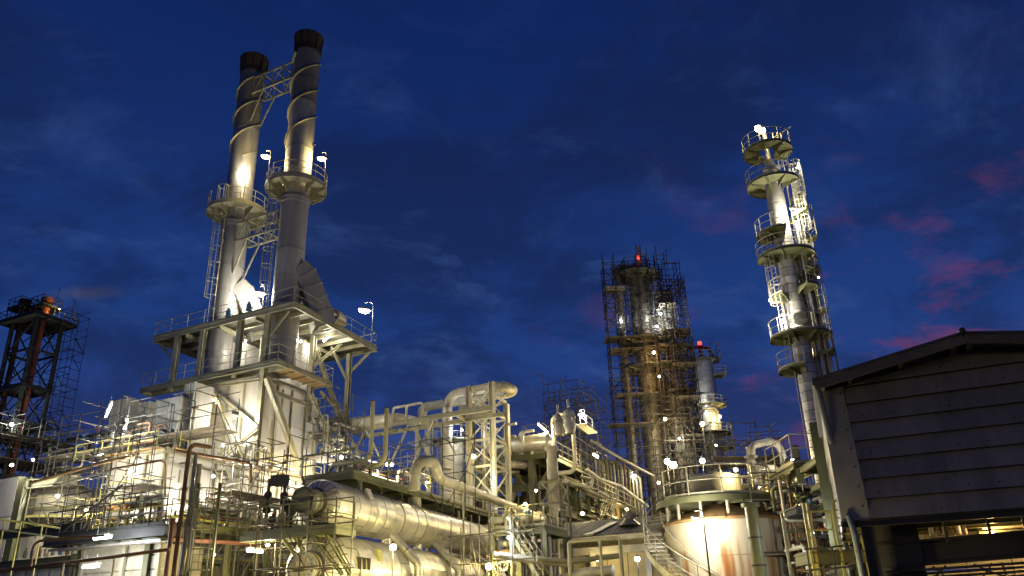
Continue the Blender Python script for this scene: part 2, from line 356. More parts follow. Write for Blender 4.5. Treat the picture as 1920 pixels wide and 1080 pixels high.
def scaffold(name, label, P, U, V, nu, nv, z0, z1, lift=1.9, bay=1.9, decks=(), mat='tube', r=.028, top=.9, brace=.35, miss=.08, cap=270, inner=True, plank='boards', group=None, seed=1, ties=True):
    """Tube and clamp scaffold of nu x nv bays from z0 to z1; decks = (level z, u0, u1, v0, v1)."""
    g = random.Random(seed); T = thing(name, label, 'scaffold', flat(P, z0), group); bars = []
    U = U.normalized() * bay; V = V.normalized() * bay; nz = max(1, round((z1 - z0) / lift)); lz = (z1 - z0) / nz
    on = lambda i, j: inner or i in (0, nu) or j in (0, nv)
    J = {}
    for i in range(nu + 1):
        for j in range(nv + 1):
            if not on(i, j): continue
            b = P + U * i + V * j; J[i, j] = b + U * g.uniform(-.03, .03) + V * g.uniform(-.03, .03)
            bars.append(('standard', flat(J[i, j], z0), flat(J[i, j], z1 + g.uniform(.1, 1) * top + .2)))
    for k in range(nz + 1):
        z = z0 + lz * k
        for (i, j), b in J.items():
            for (di, dj, e) in ((1, 0, U), (0, 1, V)):
                if (i + di, j + dj) in J and not (k == 0 and z0 > 1) and g.random() > miss:
                    c = J[i + di, j + dj]; ex = e.normalized() * g.uniform(.05, .4)
                    zz = z + g.uniform(-.06, .06); bars.append(('ledger', flat(b - ex, zz), flat(c + ex, zz)))
                    if ties and g.random() < .5: bars.append(('guard_rail', flat(b, zz + 1.0), flat(c, zz + 1.0)))
                if k < nz and (i + di, j + dj) in J and g.random() < brace * .5:
                    c = J[i + di, j + dj]
                    a_, b_ = (flat(b, z), flat(c, z + lz)) if g.random() < .5 else (flat(c, z), flat(b, z + lz)); bars.append(('brace', a_, b_))
    dk = []
    for (z, u0, u1, v0, v1) in decks:
        y = v0 + .03
        while y < v1 - .03:
            q = P + U * u0 + V * y; dz = g.uniform(0, .03); e0 = g.uniform(-.15, .1); e1 = g.uniform(-.1, .15)
            dk.append((flat(q, z + dz) + U.normalized() * e0, flat(q + U * (u1 - u0), z + dz) + U.normalized() * e1)); y += .27 / bay
    if len(bars) > cap: 
        mid = lambda b: ((b[1] + b[2]) / 2 - EYE).length - 8 * (b[0] == 'standard')
        bars.sort(key=mid)
    for nm, a, b in bars[:cap]: rod(T, nm, a, b, r, mat, 6)
    if len(bars) > cap:
        m = MB()
        for nm, a, b in bars[cap:]: m.tube([a, b], r, 5)
        m.build('scaffold_tubes', mat, T, 60, 'stuff')
    for a, b in dk[:260]: put('plank', unit('box', plank), frame(a, b, .24, .045), T)
    return T
ORD = ('first', 'second', 'third', 'fourth', 'fifth', 'sixth', 'seventh', 'eighth', 'ninth', 'tenth', 'eleventh', 'twelfth', 'thirteenth', 'fourteenth', 'fifteenth', 'sixteenth')
def lamp(label, P, W, col='warm', kind='bulb', foot=None, arm=None, size=.16, group=None, name=None, aim=None, mat='galv', rad=None):
    """A lit lamp with its fitting: 'post' on a pole from foot, 'bulb' well-glass on a bracket, 'flood', 'tube' (aim = tube direction)."""
    colr = {'warm': (1.0, .77, .32), 'white': (1.0, .92, .75), 'cool': (.88, .94, 1.0), 'orange': (1.0, .58, .20), 'green': (1, .82, .30)}[col]
    lm = {'warm': 'lit_warm', 'orange': 'lit_warm', 'green': 'lit_warm', 'white': 'lit_white', 'cool': 'lit_cool'}[col]
    size = size * (.62 if kind == 'bulb' else .82); T = thing(name or {'post': 'lamp_post', 'flood': 'flood_lamp', 'tube': 'tube_lamp', 'bulb': 'bulkhead_lamp'}[kind], label, 'lamp', flat(foot if foot is not None else P, (foot or P).z), group)
    if kind == 'tube':
        a = (aim or Vector((1, 0, 0))).normalized(); L = size * 3.2
        MB().tube([P - a * L / 2, P + a * L / 2], .065, 8).build('tube', lm, T)
        m = MB(); m.bar(P - a * (L / 2 + .06) + Z * .11, P + a * (L / 2 + .06) + Z * .11, .18, .07); m.build('housing', 'galv', T, 0)
        for e in (-1, 1): rod(T, 'hanger', P + a * e * L * .35 + Z * .12, P + a * e * L * .35 + Z * .5, .012, 'galv', 5)
    elif kind == 'flood':
        a = (aim or Vector((0, 0, -1))).normalized(); b = a.cross(Z); b = b.normalized() if b.length > .1 else Vector((1, 0, 0)); c = a.cross(b)
        MB().box(P - b * size - c * size * .7, b * size * 2, c * size * 1.4, a * .02).build('lens', lm, T, 0)
        MB().prism([P - a * .01 + (b * i * size * 1.1 + c * j * size * .8) for i, j in ((-1, -1), (1, -1), (1, 1), (-1, 1))], -a * size * .9).build('housing', 'galv', T, 0)
        rod(T, 'bracket', P - a * size * .5, P - a * size * .5 - Z * .02 + (arm or Z * .35), .02, 'galv', 6)
    else:
        if kind == 'post' and foot is not None and (flat(foot) - flat(P)).length > .15:      # street lamp head, lens below a shell
            hd = (flat(P) - flat(foot)).normalized(); hd = (hd + Z * .18).normalized()
            MB().lathe(P - hd * size * 1.3, hd, [(0, .01), (size * .2, size * .5), (size * .9, size * .72), (size * 1.8, size * .66), (size * 2.4, size * .4), (size * 2.6, .01)], 12).build('lens', lm, T)
            sd = hd.cross(Z).normalized(); m = MB()
            m.lathe(P - hd * size * 1.6 + Z * size * .12, hd, [(0, size * .2), (size * .4, size * .66), (size * 1.1, size * .84), (size * 2.2, size * .78), (size * 2.9, size * .5), (size * 3.1, .02)], 10, R_(0), PI, ref=sd if hd.cross(sd).z > 0 else -sd); m.build('head_shell', 'galv', T)
        else: MB().lathe(P - Z * size, Z, [(0, .001), (size * .25, size * .68), (size * .7, size * .98), (size * 1.2, size), (size * 1.7, size * .7), (size * 2, .01)], 12).build('bulb', lm, T)
        if not (kind == 'post' and foot is not None and (flat(foot) - flat(P)).length > .15): MB().lathe(P + Z * size * .75, Z, [(0, size * 1.02), (size * .3, size * .85), (size * .7, size * .35), (size * 1.0, size * .3), (size * 1.0, .01)], 12).build('hood', 'galv', T)
        if kind == 'post' and foot is not None:
            top = P + Z * size * 1.8; q = flat(foot, top.z - .25); full, _ = fillet([foot, flat(foot, top.z + .12), top + Z * .08], .3, 5) if (flat(foot) - flat(P)).length > .15 else ([foot, top], 0)
            MB().tube(full, .035, 8).build('pole', mat, T)
        elif arm is not None: rod(T, 'bracket', P + Z * size * 1.4, P + Z * size * 1.4 + arm, .022, 'galv', 6)
    ld = bpy.data.lights.new('glow', 'POINT'); ld.energy = W; ld.color = colr; ld.shadow_soft_size = rad or size * 1.5
    lo = bpy.data.objects.new('glow', ld); COL.objects.link(lo); lo.parent = T; lo.matrix_parent_inverse = WORLD[T.name].inverted()
    lo.location = P + ((aim.normalized() * size * 1.5) if (kind == 'flood' and aim is not None) else (-Z * .12 if kind == 'tube' else Vector((0, 0, 0))))
    return T
# ================================================================== ground
g = bpy.data.objects.new('ground', MB().quad(Vector((-3000, -3000, 0)), Vector((3000, -3000, 0)), Vector((3000, 3000, 0)), Vector((-3000, 3000, 0))).mesh('ground', 'asphalt', 0)); COL.objects.link(g); g['kind'] = 'structure'

# ================================================================== the heater steel frame that carries the twin stacks
O = at(503, 600, 50.0)
zTop = zat(580, O); zMid = zat(690, O); zH = zat(882, O)
def bpx(px, z, a=0.0): return along(flat(O + RA * a, z), LA, px)
def apx(px, z, b=0.0): return along(flat(O + LA * b, z), RA, px)
bC, bB, bA = bpx(452, zTop - .5), bpx(382, zTop - .5), bpx(334, zTop - .5)
bMax = bpx(293, zTop); bMin = bpx(556, zTop)
aE, aF = apx(588, zTop - .5), apx(655, zTop - .5)
aMax = apx(706, zTop, bMin)
def S(a, b, z): return flat(O + RA * a + LA * b, z)
T = thing('steel_frame', 'cream steel frame with railed upper platform carrying the twin stacks', 'steel frame', S(0, 0, 0))
CW = .34
for (a, b, z0) in ((0, 0, zH - 3), (0, bC, zMid - .3), (0, bB, zMid - .3), (0, bA, zMid - .3), (aE, 0, zMid - 2.5), (aF, 0, 0), (aE, bB, zMid - .3), (aF, bB, 0), (0, bB + .2, zH - 3)):
    beam(T, 'column', S(a, b, z0 - (.02 if b == bB + .2 else 0)), S(a, b, (zMid - .35) if b == bB + .2 else zTop - .28), CW, CW, 'cream', 'H', RA)
deck(T, S(-.25, bMin, zTop), RA * (aMax + .25), LA * (bMax - bMin), mat='grating', fasc=.36, joist=1.5, fw=.16)
for k in range(1, 4):
    b = lerp(bMin, bMax, k / 4); beam(T, 'cross_beam', S(-.2, b, zTop - .5), S(aMax - .1, b, zTop - .5), .14, .3, 'cream')
c4 = [S(-.22, bMax - .05, zTop), S(-.22, bMin + .05, zTop), S(aMax - .05, bMin + .05, zTop), S(aMax - .05, bMax - .05, zTop)]
railing(T, c4, closed=True, sp=1.7, mat='cream')
deckM = 'wood'
# middle platform: left gallery and the balcony that turns along the right face
bM1 = bpx(281, zMid); bM0 = bpx(521, zMid, -.9); aM1 = apx(624, zMid, bM0)
deck(T, S(-.9, bM0, zMid), RA * 1.1, LA * (bM1 - bM0), fasc=.26, joist=1.6, fmat='cream')
MB().box(S(.25, bM0 + .02, zMid - .05), RA * (aM1 - .25), LA * (-bM0 - .25), Z * .05).build('balcony_floor', 'wood', T, 0)
for q in range(5): beam(T, 'balcony_joist', S(.25 + (aM1 - .3) * q / 4, bM0 + .05, zMid - .12), S(.25 + (aM1 - .3) * q / 4, -.2, zMid - .12), .05, .12, 'cream', 'C')
beam(T, 'edge_beam', S(.22, bM0, zMid - .16), S(aM1, bM0, zMid - .16), .07, .22, 'cream', 'C')
railing(T, [S(-.85, bM1, zMid), S(-.85, bM0 + .04, zMid), S(aM1, bM0 + .04, zMid), S(aM1, -.2, zMid)], sp=1.5, mat='cream')
railing(T, [S(-.85, bM1, zMid), S(1.0, bM1, zMid)], sp=1.2, mat='cream')
def onR(px, py, b=0.0): return hit(px, py, S(0, b, 0), NR)
def onL(px, py, a=0.0): return hit(px, py, S(a, 0, 0), NL)
# knee braces and the big diagonals
for (p, q, w) in ((onL(506, 628), S(-.1, bMin * .8, zTop - .5), .12), (S(0, bA, zTop - 2.2), S(0, bMax - .3, zTop - .45), .12), (onR(655, 700), S(aF, bMin * .8, zTop - .5), .14),
                  (S(aF, 0, zTop - 2.6), S(aF - 2.6, -.02, zTop - .45), .14), (S(aE, -.05, zTop - 2.7), S(aE + 2.0, bMin * .5, zTop - .5), .16),
                  (onR(593, 655, -.1), onR(648, 815, -.1), .26), (onR(560, 640, .3), onR(592, 640, .3), .1)):
    beam(T, 'knee_brace', p, q, w, w * 1.2, 'cream', 'H')
for (p, q, w) in ((onL(396, 728, -.3), onL(482, 800, -.3), .24), (onL(397, 728, -.75), onL(464, 868, -1.1), .26), (onL(482, 806, -.3), onL(415, 860, -.3), .18),
                  (onR(500, 708, -.5), onR(560, 872, -1.2), .34), (onR(583, 738, -.35), onR(625, 850, -.9), .26), (onR(655, 790, .0), onR(600, 735, .0), .2), (onR(655, 820, -.1), onR(690, 885, -.3), .2)):
    beam(T, 'diagonal_brace', p, q, w, w, 'pale', 'H')
for (p, q, w) in ((onL(398, 724, -.22), onL(486, 712, -.22), .22), (onR(512, 734, -.22), onR(578, 760, -.22), .26), (onR(600, 845, -.2), onR(655, 848, -.2), .3), (S(aF, 0, zMid - 1.2), S(aF, bB, zMid - 1.2), .3)):
    beam(T, 'girder', p, q, w * .6, w, 'cream', 'H')

# ================================================================== heater casing between the decks, and the lower firebox
T = thing('heater_casing', 'tall beige heater casing with stiffeners under the railed decks', 'heater', S(1, 1, 0))
aW, bW = apx(590, zMid - 2, .3), bpx(375, zMid - 2, .25)
def wall_panels(T, P, U, h, nu, mat, nrm, name='casing_panel', rows=1, gap=.03, t=.10, var=.012):
    for i in range(nu):
        for k in range(rows):
            w = U / nu; u = U.normalized()
            q = P + w * i + u * gap / 2 + Z * (h / rows * k + gap / 2) + nrm * rnd.uniform(0, var)
            MB().box(q, w - u * gap, Z * (h / rows - gap), -nrm * t).build(name, mat, T, 0)
core = MB(); core.box(S(.34, .36, zH - 2), RA * (aW - .1), LA * (bW - .1), Z * (zMid - zH + 1.6)); core.build('inner_shell', 'casinggrey', T, 0)
nR_, nL_ = -LA, -RA
nR_ = (NR if NR.dot(Vector((0, -1, 0))) > 0 else -NR).normalized(); nL_ = (NL if NL.dot(Vector((0, -1, 0))) > 0 else -NL).normalized()
zc = zat(800, O)
wall_panels(T, S(.3, .3, zH - 1.5), RA * aW, zMid - .6 - zH + 1.5, 4, 'casing', nR_, rows=3)
wall_panels(T, S(.3, .3, zH - 1.5), LA * bW, zMid - .6 - zH + 1.5, 4, 'casing', nL_, rows=3)
for i in range(5):
    beam(T, 'stiffener', S(.3 + aW * i / 4, .2, zH - 1.5), S(.3 + aW * i / 4, .2, zMid - .6), .10, .16, 'cream', 'C', LA)
    beam(T, 'stiffener', S(.2, .3 + bW * i / 4, zH - 1.5), S(.2, .3 + bW * i / 4, zMid - .6), .10, .16, 'cream', 'C', RA)
for i in range(3): beam(T, 'louvre_frame', S(1.2 + i * .55, .05, zMid - 2.3), S(1.2 + i * .55, .05, zMid - .9), .07, .12, 'pale', 'box', LA)
# upper casing seen between the two decks behind the columns
MB().box(S(2.6, .8, zMid), RA * 3.6, LA * 2.0, Z * (zTop - zMid - .6)).build('flue_box', 'casing', T, 0)
MB().box(S(1.8, 4.0, zMid), RA * 3.6, LA * 2.2, Z * (zTop - zMid - 1.0)).build('flue_box', 'casing', T, 0)
for i in range(4): beam(T, 'flue_stiffener', S(2.5, .85 + i * .62, zMid), S(2.5, .85 + i * .62, zTop - .6), .08, .1, 'cream', 'box', RA)

C1 = at_z(313, 843, zH)
def H(a, b, z): return flat(C1 + RA * a + LA * b, z)
aH = along(C1, RA, 585); bH = along(C1, LA, 212)
T = thing('firebox', 'pale panelled firebox under the heater with round burner ports', 'heater', H(0, 0, 0))
MB().box(H(.14, .14, 0), RA * (aH - .3), LA * (bH - .3), Z * (zH - .1)).build('inner_shell', 'casinggrey', T, 0)
zF = zat(985, H(0, 0, 0)); zG = zat(1003, H(0, 0, 0))
wall_panels(T, H(0, .02, zF), LA * (bH - .02), zH - zF, 3, 'casing', nL_, rows=2)
wall_panels(T, H(.02, 0, zF), RA * (aH - .02), zH - zF, 7, 'casing', nR_, rows=2)
wall_panels(T, H(0, .02, 0.2), LA * (bH - .02), zG - .9, 3, 'casing', nL_, rows=4)
wall_panels(T, H(.02, 0, 0.2), RA * (aH - .02), zG - .9, 7, 'casing', nR_, rows=4)
for i in range(8):
    beam(T, 'stiffener', H(aH * i / 7, -.10, zF), H(aH * i / 7, -.10, zH), .12, .16, 'cream', 'C', LA)
    if i < 4: beam(T, 'stiffener', H(-.10, bH * i / 3, zF), H(-.10, bH * i / 3, zH), .12, .16, 'cream', 'C', RA)
for z, w in ((zF - .2, .42), (zH - .05, .28)):
    beam(T, 'girder', H(-.2, -.16, z), H(aH, -.16, z), .2, w, 'green' if z < zH - 1 else 'cream', 'H'); beam(T, 'girder', H(-.16, 0, z), H(-.16, bH, z), .2, w, 'green' if z < zH - 1 else 'cream', 'H')
MB().box(H(-.05, -.05, zH - .06), RA * (aH + .1), LA * (bH + .1), Z * .08).build('roof_plate', 'grating', T, 0)
def hR(px, py, b=0.0): return hit(px, py, H(0, b, 0), NR)
def hL(px, py, a=0.0): return hit(px, py, H(a, 0, 0), NL)
for (px, py, r, L) in ((440, 968, .42, .5), (392, 968, .42, .4), (508, 985, .45, .5), (528, 985, .4, .35), (486, 1040, .5, .55), (520, 1050, .4, .4), (420, 1060, .45, .4), (555, 1000, .4, .4)):
    q = hR(px, py); n_ = nR_
    pt = MB().lathe(q, n_, [(0, r * 1.25), (L * .55, r), (L, r), (L, r * 1.1), (L + .06, r * 1.1), (L + .06, .01)], 18).build('burner_port', 'white', T)
    rod(pt, 'port_handle', q + n_ * (L + .06) - RA * r * .4, q + n_ * (L + .14) + RA * r * .4, .025, 'dark', 6)
for (px, py) in ((333, 905), (333, 940), (420, 905), (470, 920)):
    q = hR(px, py); MB().box(q, RA * .5, Z * .7, nR_ * .12).build('inspection_door', 'casinggrey', T, 0)
# roof clutter on the firebox: convection boxes left of the frame
T = thing('convection_box', 'grey ducting boxes with a white end panel on the firebox roof', 'duct', H(2, bH * .3, zH))
for (px0, px1, py0, py1, a, m) in ((205, 240, 746, 800, 3.0, 'casinggrey'), (258, 282, 752, 790, 3.4, 'casinggrey'), (290, 340, 742, 790, 2.8, 'casinggrey'), (340, 368, 716, 790, 3.6, 'casinggrey')):
    p = hL(px0, py1, a); q = hL(px1, py0, a); dz = q.z - p.z; b = (flat(q) - flat(p)).length
    dz = q.z - zH; p = flat(p, zH)
    MB().box(flat(p, p.z), -LA * b, RA * 1.6, Z * abs(dz)).build('duct_box', m, T, 0)
    for k in range(3): beam(T, 'rib', flat(p, p.z) - LA * b * k / 2 - RA * .04, flat(p, p.z + abs(dz)) - LA * b * k / 2 - RA * .04, .06, .08, 'pale', 'box', RA)
for i in range(5):
    p = flat(hL(268 + i * 12, 800, 2.2), zH + 1.2); MB().lathe(p, RA, [(0, .45), (.2, .45)], 14, 0.3, 3.0).build('hose_coil', 'dark', T)
# ================================================================== twin exhaust stacks
def stack(label, c, d, ztop, zdeck, zbase, zs0, zlower, deckr, lad_a, gap):
    T = thing('exhaust_stack', label, 'chimney', flat(c, zbase), 'twin exhaust stacks'); r = d / 2
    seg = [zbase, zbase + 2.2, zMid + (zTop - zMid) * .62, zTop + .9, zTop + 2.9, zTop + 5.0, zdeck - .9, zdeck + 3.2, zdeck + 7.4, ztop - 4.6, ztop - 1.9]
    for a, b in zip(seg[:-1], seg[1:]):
        MB().lathe(flat(c, a), Z, [(0, r * 1.025), (.10, r * 1.025), (.10, r), (b - a - .01, r)], 36).build('shell_ring', 'stackdark' if b > ztop - 5 else 'stack', T)  # top rings darker: soot and lamp light falling off, both put into the colour
    MB().lathe(flat(c, zdeck - 1.5), Z, [(0, r), (0, r * 1.07), (.3, r * 1.07), (.3, r * 1.1), (.42, r * 1.1), (.42, r)], 36).build('flange', 'stack', T)
    # sooty flared rim
    MB().lathe(flat(c, ztop - 1.9), Z, [(0, r), (0, r * 1.05), (.22, r * 1.05), (.22, r * 1.0), (.7, r * 1.0), (.75, r * 1.03), (1.5, r * 1.15), (1.5, r * 1.19), (1.65, r * 1.19), (1.65, r * 1.1), (.8, r * .9), (-1.5, r * .85)], 36).build('rim', 'soot', T)
    for k in range(10):
        a = 2 * PI * k / 10; e = Vector((math.cos(a), math.sin(a), 0)); beam(T, 'rim_bracket', flat(c, ztop - 1.75) + e * r * 1.06, flat(c, ztop - .45) + e * r * 1.14, .05, .10, 'soot', 'box', e)
    # helical strakes
    pitch = 5.0; zs1 = ztop - 2.2
    for s in range(2):
        m = MB(); n = int((zs1 - zs0) / pitch * 28); pts = []
        for i in range(n + 1):
            z = zs0 + (zs1 - zs0) * i / n; a = 2 * PI * (z / pitch) + PI * s + gap; e = Vector((math.cos(a), math.sin(a), 0))
            pts.append((flat(c + e * r * .99, z), flat(c + e * (r + .17), z)))
        for (p0, p1), (q0, q1) in zip(pts[:-1], pts[1:]):
            h = Z * .03
            m.quad(p0 + h, p1 + h, q1 + h, q0 + h); m.quad(p0 - h, q0 - h, q1 - h, p1 - h); m.quad(p1 - h, q1 - h, q1 + h, p1 + h)
        m.build('helical_strake', 'cream', T, 50)
    # ring platform
    ring_deck(T, c, r * 1.06, deckr, 0, 2 * PI, zdeck, mat='pale', brackets=10, rad=.55)
    MB().lathe(flat(c, zdeck - .3), Z, [(0, deckr - .03), (0, deckr), (.28, deckr), (.28, deckr - .03)], 40, close=True).build('fascia', 'cream', T)
    for a0, a1 in ((lad_a + .35, lad_a + 2 * PI - .35),): ring_rail(T, c, deckr - .05, a0, a1, zdeck, mat='cream', sp=1.1, rr=.028)
    e = Vector((math.cos(lad_a), math.sin(lad_a), 0))
    ladder(T, flat(c + e * (r + .35), zTop), zdeck + 1.0, e, cage=zTop + 2.3, w=.5, rad=.42)
    for k in range(5): z = lerp(zTop + 1.5, zdeck - 1, k / 4); rod(T, 'ladder_stay', flat(c + e * r, z), flat(c + e * (r + .35), z), .03, 'cream', 6)
    return T
zM0 = zMid
cR = S(1.75, bpx(530, zMid + 2, 1.75), zMid); cL = S(1.75, bpx(412, zMid + 2, 1.75), zMid)
def zpx(c, py): return zat(py, c)
DR = 2.0
stack('exhaust stack nearer the platform corner, taller in view, sooty flared rim', cR, DR, zpx(cR, 68), zpx(cR, 352), zMid, zpx(cR, 275), 0, 2.25, R_(215), .4)
stack('exhaust stack set back behind the other one, brown stain down its side', cL, DR, zpx(cL, 109), zpx(cL, 398), zMid, zpx(cL, 305), 0, 2.25, R_(245), 1.9)
# mitred flue ducts beside the stacks
def flue(label, c, py0, py1, dirn, rr=.95, reach=2.0):
    T = thing('flue_duct', label, 'duct', flat(c, zTop), 'mitred flue ducts'); z0, z1 = zat(py0, c), zat(py1, c)
    pts = [flat(c + dirn * DR * .25, z0 + .25), flat(c + dirn * (DR * .5 + .10), z0 - .25), flat(c + dirn * (DR * .5 + .55), z0 - 1.1), flat(c + dirn * (DR * .5 + .95), z0 - 2.0), flat(c + dirn * (DR * .5 + 1.35), z0 - 2.9), flat(c + dirn * (DR * .5 + 1.7), zTop - .5)]
    s = Vector((-dirn.y, dirn.x, 0))
    fr = []
    for i, p in enumerate(pts):
        t = (pts[min(i + 1, len(pts) - 1)] - pts[max(i - 1, 0)]).normalized(); u = s.cross(t).normalized()
        fr.append([p + s * rr * a + u * rr * b for a, b in ((-.9, -.8), (.9, -.8), (1, -.7), (1, .7), (.9, .8), (-.9, .8), (-1, .7), (-1, -.7))])
    for i in range(len(pts) - 1):
        m = MB(); m.v = fr[i] + fr[i + 1]; m.f = [(k, (k + 1) % 8, 8 + (k + 1) % 8, 8 + k) for k in range(8)]; m.build('duct_segment', 'stack', T, 0)
        if i: 
            m = MB(); cc = sum(fr[i], Vector()) / 8
            big = [cc + (q - cc) * 1.06 for q in fr[i]]; t = (pts[i + 1] - pts[i - 1]).normalized() * .05
            m.v = [q - t for q in big] + [q + t for q in big] + [q - t for q in fr[i]] + [q + t for q in fr[i]]
            m.f = [(k, (k + 1) % 8, 8 + (k + 1) % 8, 8 + k) for k in range(8)] + [(16 + k, k, (k + 1) % 8, 16 + (k + 1) % 8)[::-1] for k in range(8)] + [(24 + k, 8 + k, 8 + (k + 1) % 8, 24 + (k + 1) % 8) for k in range(8)]
            m.build('joint_flange', 'stack', T, 0)
FD = (RA - LA * .9).normalized()
flue('mitred grey flue duct bending down beside the nearer stack', cR, 512, 590, FD)
flue('mitred grey flue duct bending down beside the stack set back', cL, 545, 600, FD)
# box trusses tying the stacks
def tie(label, py0, py1, h=1.5, w=1.3):
    ca = flat(cL, zat(py0, cL)); cb = flat(cR, ca.z); d = (flat(cR) - flat(cL)); L = d.length; d.normalize(); s = Vector((-d.y, d.x, 0))
    T = thing('tie_truss', label, 'truss', ca, 'trusses tying the stacks'); A = ca + d * DR * .45; B = cb - d * DR * .45; n = 4; Ln = (B - A).length
    if h > 0:
        for e in (-1, 1):
            o = s * w / 2 * e
            for hz in (0, -h): beam(T, 'chord', A + o + Z * hz, B + o + Z * hz, .12, .14, 'cream', 'box')
            for i in range(n + 1):
                p = lerp(A, B, i / n) + o; beam(T, 'vertical', p, p - Z * h, .07, .07, 'cream', 'box', d)
                if i < n: q = lerp(A, B, (i + 1) / n) + o; beam(T, 'diagonal', *((p - Z * .02, q - Z * (h - .02)) if i % 2 else (p - Z * (h - .02), q - Z * .02)), .07, .07, 'cream', 'box')
            beam(T, 'knee_brace', A + o - Z * h + d * Ln * .28, A + o * .8 - Z * (h + 2.6) , .1, .1, 'cream', 'box')
        for i in range(n + 1):
            for hz in (0, -h): p = lerp(A, B, i / n) + Z * hz; beam(T, 'cross_bar', p - s * w / 2, p + s * w / 2, .07, .07, 'cream', 'box')
tie('light box truss tying the two stacks near their sooty tops', 160, 0)
tie('light box truss tying the two stacks below their ring platforms', 430, 0)

# small equipment on the upper platform
for i, (px, py, lab) in enumerate(((428, 594, 'blue drum pump motor on the upper platform near the stack set back'), (466, 582, 'blue drum pump motor on the upper platform near the lamp'))):
    p = at_z(px, py, zTop); T = thing('pump_motor', lab, 'motor', p)
    MB().lathe(p, Z, [(0, .24), (.06, .24), (.06, .18), (.45, .18), (.52, .12), (.62, .12), (.62, .01)], 16).build('body', 'blue', T); MB().lathe(p + Z * .3, RA, [(0, .08), (.4, .08), (.4, .01)], 10).build('outlet', 'galv', T)
p = at_z(626, 603, zTop); T = thing('fan_unit', 'pale fan unit standing behind the rail of the upper platform', 'fan', p)
MB().lathe(p + Z * .5, RA, [(0, .01), (0, .45), (.5, .45), (.5, .3), (1.2, .3), (1.2, .01)], 18).build('casing', 'white', T); MB().box(p - RA * .2 - LA * .4, RA * 1.4, LA * .8, Z * .15).build('base', 'cream', T, 0)
MB().lathe(p + Z * .5 - RA * .5, RA, [(0, .01), (0, .3), (.5, .3)], 14).build('motor', 'galv', T)

# ================================================================== the two clad exchangers, one above the other
def clad_vessel(name, label, A, B, R, nr, flange_r, flange_mat, face_mat, seed, head=.5, nozzle=.7, bolt_n=20, bolt_mat='dark'):
    g = random.Random(seed); ax = (B - A).normalized(); L = (B - A).length
    T = thing(name, label, 'vessel', flat((A + B) / 2, 0), 'clad horizontal vessels')
    MB().lathe(A, ax, [(0, R - .02), (L, R - .02)], 40).build('shell', 'cladseam', T)
    x = 0.0; st = [0]
    while st[-1] < L - .3: st.append(min(L, st[-1] + g.choice((.62, .75, .9, .98, 1.05))))
    st[-1] = L
    for i in range(len(st) - 1):
        a, b = st[i] + .013, st[i + 1] - .013; k = g.choice((2, 3, 3)); ph = g.uniform(0, 6.28)
        for j in range(k):
            rr = R + g.uniform(0, .014) + (.028 if g.random() < .10 else 0); a0 = ph + 2 * PI * j / k + .012; a1 = ph + 2 * PI * (j + 1) / k - .012
            MB().lathe(A, ax, [(a, rr - .015), (a, rr + .006), (a + .05, rr + .006), (a + .055, rr), (b, rr), (b, rr - .015)], max(8, 36 // k), a0, a1, ref=Z).build('cladding_panel', 'clad', T)
    # heads in gores
    for (P, d, nz) in ((A, -ax, True), (B, ax, False)):
        ng = 22; r0 = flange_r * 1.15 if nz else .05
        MB().lathe(P, d, [(0, R - .03)] + [(R * head * math.sin(t), (R - .03) * math.cos(t)) for t in [PI / 2 * q / 8 for q in range(1, 9)]], 40).build('head', 'cladseam', T)
        for j in range(ng):
            a0 = 2 * PI * j / ng + .02; a1 = 2 * PI * (j + 1) / ng - .02; t1 = math.acos(min(1, r0 / R))
            MB().lathe(P, d, [(R * head * math.sin(t1 * q / 6), R * math.cos(t1 * q / 6) + .004) for q in range(7)], 3, a0, a1).build('head_gore', 'clad', T)
    d = -ax; P = A + d * (R * head * .75); q = P + d * nozzle
    nz = MB().lathe(P, d, [(0, flange_r * .86), (nozzle, flange_r * .86)], 28).build('nozzle', 'clad', T)
    MB().lathe(P + d * nozzle * .35, d, [(0, flange_r * .86), (0, flange_r * 1.0), (.08, flange_r * 1.0), (.08, flange_r * .86)], 28).build('band', 'cream', nz)
    fl = MB().lathe(q, d, [(0, flange_r * .8), (0, flange_r), (.12, flange_r), (.12, flange_r * .97), (.14, flange_r * .97), (.14, flange_r), (.28, flange_r), (.28, .72 * flange_r), (.31, .7 * flange_r), (.31, .01)], 28).build('blind_flange', face_mat, T)
    x_ = d.cross(Z).normalized(); y_ = d.cross(x_)
    for j in range(bolt_n):
        an = 2 * PI * j / bolt_n; e = (x_ * math.cos(an) + y_ * math.sin(an)) * flange_r * .87; rod(fl, 'bolt', q + e + d * .27, q + e + d * .36, flange_r * .055, bolt_mat, 6)
    return T, ax, fl, q + d * .31
VA = at(599, 944, 36.0); VB = at(908, 1017, 56.0); R1 = 1.04
T1, AX, fl, fc = clad_vessel('clad_vessel', 'long horizontal vessel in banded metal cladding just under the walkway', VA, VB, R1, 30, .56, 'dark', 'grating', 3)
VA2 = at(596, 1068, 36.0); VB2 = VA2 + (VB - VA) * 1.0; R2 = 1.52
T2, _, fl2, fc2 = clad_vessel('clad_vessel', 'thicker horizontal vessel at the bottom with a white bolted end flange', VA2, VB2, R2, 30, .66, 'white', 'white', 11, bolt_n=24, bolt_mat='blue', nozzle=.5)
for e in (-.3, .3): MB().box(fc2 + Vector((e - .1, 0, -.05)), Vector((.2, 0, 0)), -AX * .02, Z * .28).build('handle', 'galv', fl2, 0)
VN = AX.cross(Z).normalized()
for t in (.12, .3, .48, .66, .84):                                   # necks between the two
    p = lerp(VA, VB, t); q = lerp(VA2, VB2, t); n = MB().lathe(q + Z * R2 * .93, Z, [(0, .27), (p.z - q.z - R2 * .93 - R1 * .9, .27)], 16).build('neck', 'clad', T2)
